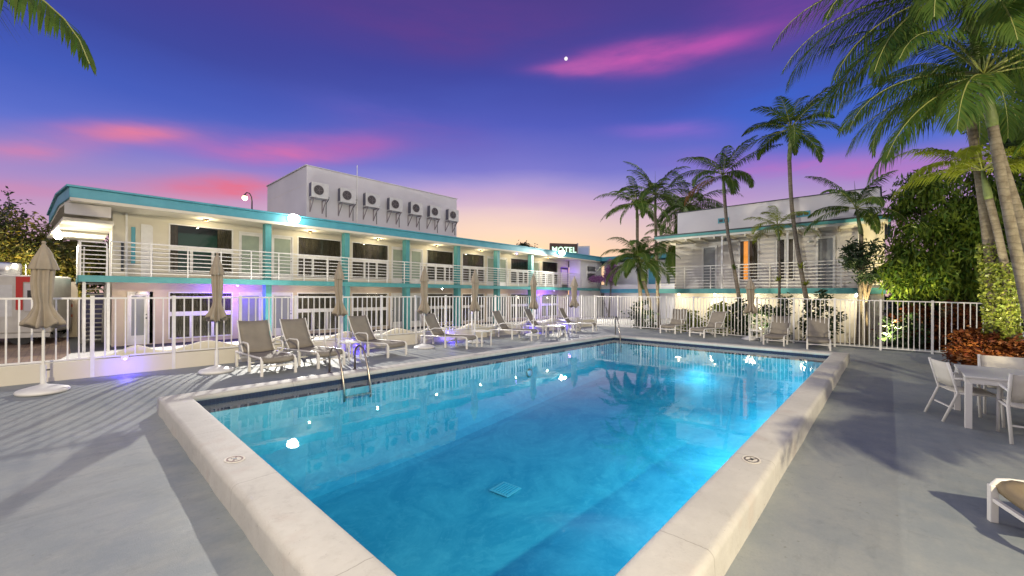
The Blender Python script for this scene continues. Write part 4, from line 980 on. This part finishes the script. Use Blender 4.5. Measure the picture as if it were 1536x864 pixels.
palm('palm with one dead orange frond in front of the guest house parapet', [(19.3, -3.1, G0), (19.25, -2.9, 1.5), (19.2, -2.45, 4.4), (19.2, -2.28, 6.3)], .085, (19.2, -2.22, 7.2), 12, 2.35, leaf_len=.58, seed=5, nl=50, hang=.8, dead=1, w=.042, elr=(-.5, 1.1),
     fronds=[(1.5, .55, 1.2, 1.7), (2.1, .9, 1.0, 1.6), (-1.2, .75, 1.15, .9), (-1.9, 1.1, .9, 1.1), (.3, 1.2, .9, 1.2), (-.6, .4, .8, 2.2), (3.6, 1.0, .9, 1.8), (4.3, .2, .8, 2.4), (2.6, .3, .9, 2.0), (-2.4, -.3, .7, 1.6), (1.2, 1.1, .9, 1.3), (1.75, -.15, .95, 1.5)])
palm('tallest palm, standing clear against the sky over the guest house', [(19, -5.9, G0), (19, -5.5, 1), (19, -4.97, 4.7), (19, -4.82, 7.2)], .085, (19, -4.86, 8.55), 15, 2.25, leaf_len=.55, seed=6, nl=54, hang=.4, elr=(-.25, 1.35), w=.042, droop=(1.0, 1.8))
palm('small yellow green palm in front of the guest house windows', [(19.1, -4.45, G0), (19.1, -4.48, 2.5), (19.1, -4.46, 3.9)], .05, (19.1, -4.40, 4.6), 9, 1.6, 'palmy', leaf_len=.45, seed=7, nl=34, hang=.5, elr=(.0, 1.3), w=.03)
palm('dark palm with long arching fronds at the right end of the guest house', [(18.7, -7.05, G0), (18.7, -7.1, 2), (18.7, -7.12, 3.9)], .075, (18.7, -6.97, 4.9), 10, 2.1, leaf_len=.5, seed=8, nl=46, hang=.8, elr=(-.1, 1.35), w=.045)
# near right palms
palm('big near palm leaning in from the right edge with a green crownshaft', [(9.3, -9.75, -.24), (9.11, -9.52, 1.33), (8.93, -9.33, 2.5), (8.77, -9.17, 3.56), (8.70, -9.08, 4.31)], .074, (8.59, -8.96, 5.16), 12, 2.3, 'palm', leaf_len=.66, seed=9, nl=84, hang=1.0, elr=(-.35, 1.0), droop=(1.3, 2.1), w=.019,
     fronds=[(2.2, .15, 1.0, 1.6), (2.7, .5, 1.1, 1.8), (1.7, .0, .9, 1.5), (3.3, .7, 1.0, 1.8), (1.2, .5, 1.0, 1.8), (.4, .6, 1.0, 1.8), (-.3, .3, 1, 1.8), (-1.0, .6, 1, 1.8), (-1.7, .2, 1.05, 1.6), (4.0, .4, 1, 1.9), (5.0, .1, 1, 1.8), (2.45, -.35, 1.0, 1.0), (2.05, -.55, .95, .8), (2.9, -.25, 1.0, 1.1), (-2.3, .9, 1.1, 1.6), (2.0, .95, 1.15, 1.9)])
palm('tall near palm behind it whose crown hangs over the top edge', [(9.5, -9.9, -.24), (9.3, -9.6, 2), (9.15, -9.2, 4), (9.05, -9.02, 5.1)], .074, (8.81, -8.76, 6.75), 14, 2.7, 'palm', leaf_len=.72, seed=10, nl=84, hang=1.1, w=.020,
     fronds=[(2.5, .2, 1.15, 1.5), (2.1, .35, 1.2, 1.7), (2.85, .1, 1.2, 1.5), (1.6, .3, 1.1, 1.9), (3.2, .45, 1.15, 1.7), (3.6, -.1, 1.1, 1.3), (1.1, .0, 1.0, 1.6), (.5, .4, 1, 1.7), (-.4, .5, 1, 1.7), (-1.3, .4, 1, 1.6), (-2.1, .3, 1.1, 1.6), (4.2, .2, 1.2, 1.5), (2.3, -.25, 1.0, 1.1), (4.8, .1, 1.1, 1.5), (1.9, -.5, .9, .9), (2.6, -.4, 1.1, .8), (2.9, -.2, 1.1, 1.0), (2.15, .05, 1.15, 1.3), (3.3, -.5, 1.0, .8), (1.4, -.3, 1.0, 1.0)])
palm('tall palm filling the top right corner beyond the near ones', [(11.9, -11.1, -.24), (11.7, -10.9, 3), (11.6, -10.7, 6.2)], .10, (11.5, -10.6, 7.1), 18, 2.9, 'palm', leaf_len=.7, seed=17, nl=56, hang=.9, elr=(-.7, 1.2), w=.035)
palm('palm with a vine wrapped trunk rising beside the croton bush', [(14.05, -9.87, -.24), (13.91, -9.71, 2.32), (13.76, -9.55, 3.94), (13.6, -9.38, 5.4), (13.53, -9.31, 5.9)], .105, (13.45, -9.22, 6.9), 14, 2.6, 'palm', leaf_len=.65, seed=11, nl=60, hang=.9, elr=(-.4, 1.2), w=.032)
palm('small yellow green palm between the two vine wrapped trunks', [(13.75, -10.05, -.24), (13.68, -9.93, 1.8), (13.54, -9.78, 2.93), (13.4, -9.6, 3.9)], .08, (13.28, -9.48, 4.6), 10, 1.6, 'palmy', leaf_len=.5, seed=12, nl=46, hang=.7, w=.04,
     fronds=[(2.4, .35, 1.25, 1.5), (2.0, .8, 1.2, 1.6), (2.9, .6, 1.2, 1.9), (1.5, .3, 1.1, 1.6), (3.6, .5, 1.1, 1.8), (-.8, .5, 1.1, 1.8), (-1.4, .3, 1.2, 1.6), (-2.1, .6, 1.2, 1.7), (.3, .7, 1, 1.6), (4.4, .1, 1.1, 1.6), (1.0, 1.0, 1.0, 1.3)])
palm('palm out to the right behind the dining set', [(10.6, -12.0, -.24), (10.5, -11.8, 2), (10.4, -11.6, 4.2)], .10, (10.4, -11.5, 5.2), 13, 2.6, 'palm', leaf_len=.6, seed=13, nl=50, hang=.9, elr=(-.4, 1.2), w=.04)
# palm whose single frond hangs into the top left corner
palm('palm whose frond tip hangs into the top left corner', [(-3.9, 2.2, -.1), (-3.7, 2.1, 2), (-3.55, 2.0, 4.3)], .10, (-3.5, 1.95, 5.25), 9, 3.6, 'palm', leaf_len=.85, seed=14, nl=90, hang=1.3, w=.04,
     fronds=[(-.80, .34, 1.16, 1.75), (1.8, .6, .75, 1.6), (2.6, .6, .75, 1.6), (3.6, .4, .75, 1.6), (3.1, .9, .75, 1.5)])
# low clump beside the deck, right of the camera: its fronds throw the fan shadows
palm('low fanning palm clump right of the deck', [(4.9, -11.2, -.24), (4.75, -11.05, .8)], .09, (4.6, -10.95, 1.5), 15, 2.3, 'palm', leaf_len=.5, seed=15, nl=40, hang=.5, elr=(.3, 1.4), w=.05)
palm('second fanning palm clump nearer the camera on its right', [(3.7, -11.6, -.24), (3.6, -11.55, .9)], .09, (3.5, -11.5, 2.0), 15, 2.7, 'palm', leaf_len=.6, seed=16, nl=40, hang=.5, elr=(.1, 1.3), w=.05)

# ------------------------------------------------------------------ leafy masses
def leafmesh(pts, size, rr, drop=.4, elong=3.0):
    m_ = MB()
    for p in pts:
        s_ = size*rr.uniform(.6, 1.25); a = rr.uniform(0, 2*PI); e_ = rr.uniform(-.9, .5)-drop
        d_ = Vector((math.cos(a)*math.cos(e_), math.sin(a)*math.cos(e_), math.sin(e_))); w_ = d_.cross(Vector((rr.uniform(-1, 1), rr.uniform(-1, 1), rr.uniform(-.2, 1)))); w_ = w_.normalized()*s_/elong*.5 if w_.length > 1e-3 else Vector((s_/elong*.5, 0, 0))
        p = Vector(p); b = p+d_*s_*.45; c_ = p+d_*s_
        o = len(m_.v); m_.v += [tuple(p), tuple(b+w_), tuple(c_), tuple(b-w_)]; m_.f += [(o, o+1, o+2, o+3)]
    return m_
def clumps(center, ext, n, rclump, per, rr, shell=.55):
    out = []
    for _ in range(n):
        while True:
            v = Vector((rr.uniform(-1, 1), rr.uniform(-1, 1), rr.uniform(-1, 1)))
            if shell < v.length < 1: break
        c_ = Vector((center[0]+v.x*ext[0], center[1]+v.y*ext[1], center[2]+v.z*ext[2])); k = rclump*rr.uniform(.6, 1.3)
        for _ in range(int(per*rr.uniform(.6, 1.3))): out.append(c_+Vector((rr.gauss(0, k*.5), rr.gauss(0, k*.5), rr.gauss(0, k*.4))))
    return out
def tree(name, label, base_, h, crowns, mt, size, seed=0, trunk=.14, group=None, n=60, per=45, rcl=.4, drop=.4, cat='tree', elong=3.0, shell=.35):
    rr = random.Random(seed); t_ = thing(name, label, cat, base_, 0, group); B_ = Vector(base_)
    m_ = MB(); top = Vector(crowns[0][0])-B_
    fork = Vector((top.x*.3, top.y*.3, h*.45)); m_.tube([(0, 0, 0), fork*.5, fork], [trunk, trunk*.8, trunk*.7], 10)
    for c_, e_ in crowns:
        cc = Vector(c_)-B_
        for k in range(4):
            q = cc+Vector((rr.uniform(-.6, .6)*e_[0], rr.uniform(-.6, .6)*e_[1], rr.uniform(-.3, .6)*e_[2])); m_.tube([fork, fork.lerp(q, .5)+Vector((rr.uniform(-.2, .2), rr.uniform(-.2, .2), .1)), q], [trunk*.55, trunk*.35, trunk*.08], 7)
    m_.build('trunk', 'bark2', t_, True); pts = []
    for c_, e_ in crowns: pts += clumps(Vector(c_)-B_, e_, n, rcl, per, rr, shell)
    leafmesh(pts, size, rr, drop, elong).build('crown', mt, t_); return t_
tree('mango_tree', 'dense mango tree with drooping leaves beyond the right end of the fence', (19.6, -9.4, G0), 6, [((19.0, -9.2, 3.3), (1.3, 1.3, 1.7)), ((19.3, -9.5, 5.0), (1.5, 1.6, 1.3)), ((18.6, -8.8, 2.4), (.9, 1.0, .8)), ((18.9, -10.4, 3.6), (1.3, 1.3, 1.8))], 'leaf', .25, 21, .17, n=60, per=95, rcl=.42, drop=.7, elong=4.2)
tree('shade_tree', 'dark tree filling the background behind the right hand palms', (21.5, -12.5, G0), 8, [((21, -12.5, 5.5), (2.6, 2.6, 3.0)), ((21, -14.5, 5), (2.6, 3, 3.5)), ((21.2, -11.5, 2.2), (2.2, 2.6, 2.0)), ((20, -15, 2.5), (2, 3, 2.5)), ((19.5, -12.3, 4), (1.5, 1.5, 2.5)), ((20.5, -12.6, 8.3), (2.2, 2.6, 1.8)), ((19, -14.5, 8), (2, 2.5, 2.5))], 'leafd', .26, 22, .25, n=100, per=80, rcl=.6, drop=.3)
tree('young_tree', 'slim young tree with loose leaf whorls before the right end of the guest house', (18.5, -7.3, G0), 4, [((18.5, -7.2, 3.3), (.45, .5, .35)), ((18.5, -7.4, 2.4), (.45, .5, .35)), ((18.4, -7.05, 2.8), (.35, .35, .3))], 'leafd', .2, 23, .05, n=16, per=40, rcl=.22, elong=3.6)
tree('background_tree', 'olive tree mass left of the motel behind the food truck', (-5.0, 30, G0), 6, [((-3.0, 27, 3.6), (3.2, 3, 2.0)), ((-6.5, 30, 3.6), (3.2, 3, 2.2)), ((-9.5, 32, 3.2), (4, 3, 2.8))], 'leafy', .3, 24, .3, n=110, per=110, rcl=.8)
tree('background_tree', 'orange brown lit tree right behind the first umbrella', (-2.0, 24, G0), 5, [((-2.0, 24, 2.6), (1.4, 2, 1.5)), ((-.9, 25, 3.3), (1.4, 1.6, 1.1))], 'leafy', .26, 25, .2, n=70, per=90, rcl=.6)
tree('background_tree', 'dark tree seen under the stair canopy', (.2, 27, G0), 5, [((.4, 26.5, 3.2), (1.6, 1.6, 1.6))], 'leafd', .4, 26, .2, n=50, per=50, rcl=.6)
def sparse():
    rr = random.Random(5); t_ = thing('bare_tree', 'thin sparse tree against the pink sky at the left edge', 'tree', (-5.2, 25, G0)); m_ = MB(); lf = []
    def br(p, d_, l, r, dep):
        q = p+d_*l; m_.tube([p, p.lerp(q, .5)+Vector((rr.uniform(-.05, .05), rr.uniform(-.05, .05), 0)), q], [r, r*.8, r*.6], 5)
        if dep == 0:
            for _ in range(9): lf.append(q+Vector((rr.gauss(0, .14), rr.gauss(0, .14), rr.gauss(0, .12))))
            return
        for _ in range(3):
            nd = (d_+Vector((rr.uniform(-.8, .8), rr.uniform(-.8, .8), rr.uniform(-.15, .6)))).normalized(); br(q, nd, l*rr.uniform(.55, .8), r*.6, dep-1)
    br(Vector((0, 0, 0)), Vector((.05, 0, 1)), 2.75, .10, 4); m_.build('trunk', 'dark', t_, True)
    leafmesh(lf, .2, rr, .1, 2).build('crown', 'leafd', t_)
sparse()
tree('distant_tree', 'small dark treetop showing over the teal roof', (43.9, 31.6, G0), 7, [((43.9, 31.6, 8.3), (1.6, 1.6, .9))], 'leafd', .5, 27, .2, n=24, per=40, rcl=.5)
# bougainvillea
def bush(name, label, base_, cr, mt, size, seed, n, per, rcl, cat='bush', extra=None, drop=0., elong=2.2, group=None, shell=.2):
    rr = random.Random(seed); t_ = thing(name, label, cat, base_, 0, group); pts = []; B_ = Vector(base_)
    for c_, e_ in cr: pts += clumps(Vector(c_)-B_, e_, n, rcl, per, rr, shell)
    st_ = MB()
    for c_, e_ in cr:
        q = Vector(c_)-B_
        for k in range(5): st_.tube([(rr.uniform(-.1, .1), rr.uniform(-.1, .1), 0), q*.6+Vector((rr.uniform(-.1, .1), rr.uniform(-.1, .1), 0)), q+Vector((rr.uniform(-.5, .5)*e_[0], rr.uniform(-.5, .5)*e_[1], rr.uniform(0, .6)*e_[2]))], [.02, .014, .004], 5)
    st_.build('stems', 'bark2', t_)
    leafmesh(pts, size, rr, drop, elong).build('foliage', mt, t_)
    if extra: leafmesh(rr.sample(pts, len(pts)//4), size, rr, drop, elong).build('blooms', extra, t_)
    return t_
bush('bougainvillea', 'mauve bougainvillea climbing the far motel wing', (31.6, 10.6, G0), [((31.8, 10.4, 4.1), (.5, .6, .6)), ((31.8, 10.5, 3.3), (.5, .6, .7)), ((31.2, 11.6, 3.0), (.6, 1.0, .2))], 'bloom', .16, 31, 40, 40, .25)
CR = [((13.75, -9.45, .28), (.6, .5, .46)), ((13.4, -10.2, .22), (.5, .55, .36)), ((13.0, -10.9, .2), (.55, .5, .34))]
bush('croton_bush', 'red orange croton bush at the foot of the vine wrapped palms', (13.4, -9.7, -.24), CR, 'croton', .115, 32, 70, 60, .15, drop=-.2)
rr = random.Random(9)
for i, (y, lab, mt, hh) in enumerate([(-1.0, 'variegated pothos shrub against the fence left of the white umbrella', 'ivy', .9), (-3.2, 'dark leafy shrub behind the closed umbrella', 'leafd', 1.3), (-4.6, 'dark shrub behind the fence right of the umbrella', 'leafd', 1.4), (-5.9, 'dark tangled shrub behind the rightmost far lounger', 'leafd', 1.5), (-2.35, 'speckled shrub left of the umbrella behind the fence', 'ivy', 1.2), (-8.3, 'low dark shrub behind the fence under the mango tree', 'leafd', 1.0), (-9.6, 'dark red leaved shrub behind the fence post', 'croton', 1.2), (-10.8, 'wide dark shrub behind the fence by the croton', 'leafd', 1.3), (1.3, 'shrub at the foot of the short fanning palm', 'leafd', 1.1)]):
    bush('garden_shrub', lab, (18.3, y, G0), [((18.3, y, G0+hh*.75), (.5, .6, hh*.8))], mt, .17, 40+i, 40, 34, .2, group='shrubs in the bed behind the far fence')
# bromeliads on the trunks
def brom(loc, lab, n=22, l=.42):
    t_ = thing('bromeliad', lab, 'bromeliad', loc, 0, 'bromeliads tied to palm trunks'); m_ = MB(); rr = random.Random(int(loc[1]*10))
    for k in range(n):
        a = k*2.4; e_ = rr.uniform(.1, 1.2); d_ = Vector((math.cos(a)*math.cos(e_), math.sin(a)*math.cos(e_), math.sin(e_))); w_ = Vector((-math.sin(a), math.cos(a), 0))*.025; ll = l*rr.uniform(.6, 1.1)
        b = d_*ll*.6; c_ = d_*ll+Vector((0, 0, -.1)); m_.add([-w_*.6, w_*.6, b+w_, b-w_, c_], [(0, 1, 2, 3), (3, 2, 4)])
    m_.build('leaves', 'palmy' if loc[0] < 19.05 else 'palm', t_)
brom((19.1, -2.75, 2.75), 'green bromeliad on the trunk of the palm with the dead frond'); brom((19.0, -4.45, 2.2), 'bromeliad on the small yellow palm trunk'); brom((18.9, -5.25, 2.7), 'bromeliad halfway up the tallest palm trunk'); brom((18.95, -5.4, 2.0), 'lower bromeliad on the tallest palm trunk')
# climbing pothos on the two lit trunks
def ivy(p0, p1, r, lab, seed):
    rr = random.Random(seed); t_ = thing('climbing_vine', lab, 'vine', p0, 0, 'vines wrapped round palm trunks'); pts = []
    A, B_ = Vector((0, 0, 0)), Vector(p1)-Vector(p0)
    for _ in range(2600):
        u = rr.random()**1.1; a = rr.uniform(0, 2*PI); q = A.lerp(B_, u); pts.append(q+Vector((math.cos(a), math.sin(a), 0))*r*rr.uniform(.9, 1.25))
    leafmesh(pts, .085, rr, .5, 1.5).build('leaves', 'ivy', t_)
    st_ = MB().tube([A.lerp(B_, i/30)+Vector((math.cos(i*1.3), math.sin(i*1.3), 0))*r*.98 for i in range(31)], .012, 5); st_.build('stem', 'bark2', t_)
ivy((14.05, -9.87, -.2), (13.86, -9.66, 2.9), .17, 'bright pothos vine on the left of the two lit trunks', 1); ivy((13.75, -10.05, -.2), (13.62, -9.85, 2.4), .13, 'bright pothos vine on the right of the two lit trunks', 2)
# strip of pink flower behind guest house end
bush('flower_bush', 'pink flowering bush between the guest house and the mango tree', (20.5, -8.6, G0), [((20.3, -8.4, 4.6), (.3, .4, .7)), ((20.2, -8.5, 3.0), (.3, .4, .3))], 'pink', .14, 51, 22, 20, .15)

bush('ficus_hedge', 'dark clipped hedge running behind the right hand garden', (23, -13, G0), [((23, -9.3, .6), (.9, 1.6, 1.6)), ((23, -12.5, .6), (.9, 2.2, 1.8)), ((23, -16, .6), (.9, 2.6, 1.8))], 'leafd', .2, 77, 70, 80, .3, cat='hedge', drop=.2)
bush('garden_shrub', 'broad red leaved shrub low under the mango tree', (19.2, -9.0, G0), [((19.2, -9.0, .5), (.7, 1.2, .8))], 'croton', .2, 78, 40, 40, .25)
bush('garden_shrub', 'tall dark green shrub closing the gap at the guest house corner', (21.2, -8.6, G0), [((21.2, -8.5, 1.0), (.8, .8, 1.5))], 'leafd', .2, 79, 60, 60, .3)
# blue cooler behind the fence
t_ = thing('storage_bin', 'pale blue plastic bin behind the fence at the right edge', 'bin', (17.9, -10.75, G0), -.7)
MB().prism([(-.28, -.25), (.28, -.25), (.28, .25), (-.28, .25)], 0, .95).build('body', 'bluebox', t_, bevel=.03); MB().box(-.31, .31, -.28, .28, .952, 1.03).build('lid', 'white', t_, bevel=.02)

# ------------------------------------------------------------------ food truck and yard at the left
ft = thing('food_truck', 'white food truck with a red rounded stripe parked beyond the fence', 'food truck', (-3.44, 16.78, Gz), -.276)
bd = MB().box(-2.6, 1.75, -.02, 1.9, .45, 2.68).build('body', 'truck', ft, bevel=.06)
MB().box(.8, .98, -.045, -.022, 1.35, 2.62).box(.98, 1.6, -.045, -.022, 2.42, 2.62).build('red_stripe', 'red', ft)
w_ = MB().box(1.02, 1.6, -.05, -.022, 1.3, 2.36).build('serving_window', 'alu', ft); MB().box(1.1, 1.56, -.056, -.051, 1.75, 2.1).build('opening', 'black', w_)
MB().box(-.6, .7, -.03, -.022, 1.1, 2.3).build('side_panel', 'ac', ft)
MB().box(-2.55, 1.7, -.03, .05, .28, .45).build('skirt', 'truck', ft)
for x in (-1.4, .9):
    wh = MB().lathe([(.001, 0), (.34, 0), (.34, .2), (.001, .2)], 20); wh.v = [(p[0]+x, p[2]+.05, p[1]+.34) for p in wh.v]; wo = wh.build('wheel', 'black', ft)
t_ = thing('roof_tank', 'shiny round metal tank on top of the food truck', 'tank', (-2.95, 17.6, 2.24)); MB().lathe([(.34, 0), (.37, .05), (.37, .42), (.33, .48), (.2, .5)], 24).build('drum', 'alu', t_, True); MB().bar((.46, 0, 0), (.46, 0, .45), .03).build('bracket', 'alu', t_)
t_ = thing('yard_wall', 'pale low yard wall with a square pillar left of the stairs', 'wall', (0, 1.9, 0))
MB().box(-3.0, -1.35, 17.5, 17.7, -.45, .85).build('wall', 'stucco', t_); MB().box(-1.34, -1.04, 17.4, 17.75, -.45, 2.05).build('pillar', 'beige', t_)
m_ = MB()
for k in range(12): m_.box(-2.9+k*.115, -2.86+k*.115, 17.6, 17.64, .87, 1.75)
m_.build('slats', 'bark2', t_); MB().bar((-2.95, 17.6, 1.85), (-1.5, 17.6, 1.85), .06).build('rail', 'white', t_)
t_ = thing('road_barrier', 'orange and white striped barrier in the yard', 'barrier', (-1.95, 18.7, Gz)); 
for z, mt in ((1.5, 'orange'), (1.25, 'truck'), (1.05, 'orange')): MB().box(-.9, .75, 0, .05, z-.12, z).build('board', mt, t_)
for x in (-.8, .6): MB().box(x-.03, x+.03, .06, .12, 0, 1.5).build('leg', 'truck', t_)
t_ = thing('yard_sign', 'small pink notice board by the pillar', 'sign', (-1.55, 19.1, 1.75)); MB().box(-.2, .2, -.02, 0, 0, .3).build('board', 'signpink', t_); MB().bar((0, .01, -2.15), (0, .01, 0), .04).build('post', 'truck', t_)
bush('yard_shrub', 'low dark shrubs along the foot of the yard wall', (-2.2, 18.9, Gz), [((-2.1, 18.9, .05), (.9, .2, .25))], 'leafd', .16, 61, 30, 30, .15)
# a light coloured car partly visible between the loungers and the motel
def car(loc, rz):
    t_ = thing('parked_car', 'silver car parked between the fence and the motel', 'car', loc, rz)
    side = [(-2.1, .35), (-2.15, .75), (-1.6, .95), (-.9, 1.35), (.5, 1.4), (1.3, .98), (2.0, .82), (2.1, .4)]
    m_ = MB(); n_ = len(side); vs = [(x, -.8, z) for x, z in side]+[(x, .8, z) for x, z in side]
    m_.add(vs, [tuple(range(n_)), tuple(range(2*n_-1, n_-1, -1))]+[(i, n_+i, n_+(i+1) % n_, (i+1) % n_) for i in range(n_)]); m_.build('body', 'alu', t_, bevel=.06)
    MB().add([(-1.45, -.81, .97), (-.85, -.81, 1.28), (.45, -.81, 1.33), (1.15, -.81, .98)], [(0, 3, 2, 1)]).build('window', 'black', t_)
    MB().add([(-.95, -.7, 1.375), (-1.58, -.7, .985), (-1.58, .7, .985), (-.95, .7, 1.375)], [(0, 1, 2, 3)]).build('windscreen', 'black', t_)
    for x in (-1.35, 1.3):
        for y in (-.82, .66):
            wh = MB().lathe([(.001, 0), (.31, 0), (.31, .16), (.001, .16)], 20); wh.v = [(p[0]+x, p[2]+y, p[1]+.31) for p in wh.v]; wh.build('wheel', 'black', t_)

# ------------------------------------------------------------------ garden uplights
for (x, y, z), tg, e_, c_, lab in [((12.0, -8.9, -.2), (13.9, -9.85, 2.0), 380, (1, .86, .5), 'garden spotlight at the foot of the left vine trunk'), ((12.0, -10.6, -.2), (13.5, -9.6, 4.5), 700, (1, .9, .55), 'garden spotlight aimed into the small yellow palm'),
        ((17.9, -7.55, -.3), (19.2, -9.5, 4.6), 1700, (1, .82, .42), 'garden spotlight under the mango tree'), ((17.9, .0, -.35), (18.6, 1.5, 3.2), 400, (1, .85, .5), 'garden spotlight under the short fanning palm'), ((18.1, -3.9, -.35), (19, -4.5, 5), 420, (1, .85, .55), 'garden spotlight between the guest house palms'), ((22.4, 3.1, -.35), (23.3, 3.3, 7.5), 900, (1, .85, .5), 'garden spotlight under the two slender palms'),
        ((-4.0, 20, -.35), (-3.5, 27, 3.5), 6500, (1, .78, .4), 'spotlight added to brighten the trees behind the food truck'), ((7.6, -11.2, -.2), (8.4, -8.8, 5.5), 750, (1, .90, .45), 'garden spotlight aimed up into the near palms')]:  # the food truck spotlight is added to lighten its trees
    t_ = thing('garden_spotlight', lab, 'garden light', (x, y, z), 0, 'small spotlights in the planting')
    MB().tube([(0, 0, -.08), (0, 0, .05)], .012, 6).build('spike', 'black', t_); MB().lathe([(.03, 0), (.05, .09), (.045, .095)], 12, (0, 0, .05)).build('head', 'black', t_)
    lamp('SPOT', (x, y, z+.2), e_, c_, .05, tg, 95, .6)
# tall floodlight standing behind the camera
t_ = thing('floodlight_mast', 'floodlight mast on the deck behind the viewpoint', 'light mast', (-2.6, -15.2, -.24)); MB().tube([(0, 0, 0), (0, 0, 6.6)], [.07, .05], 10).build('pole', 'fence', t_); MB().box(-.25, .25, -.12, .12, 6.5, 6.8).build('head', 'bracket', t_, bevel=.02)
lamp('SPOT', (-2.6, -14.95, 6.3), 7600, (1, .86, .60), .10, (5, -6, 0), 150, .5)

# ------------------------------------------------------------------ render settings
S.render.engine = 'CYCLES'; c = S.cycles
c.use_denoising = True; c.max_bounces = 7; c.transparent_max_bounces = 14; c.diffuse_bounces = 2; c.glossy_bounces = 3; c.volume_bounces = 0; c.caustics_reflective = False; c.caustics_refractive = False
c.sample_clamp_indirect = 4; c.sample_clamp_direct = 0; c.use_light_tree = True
v = S.view_settings; v.view_transform = 'Standard'; v.look = 'None'; v.exposure = .14; v.gamma = 1; v.use_curve_mapping = False
S.render.resolution_x = 1024; S.render.resolution_y = 576
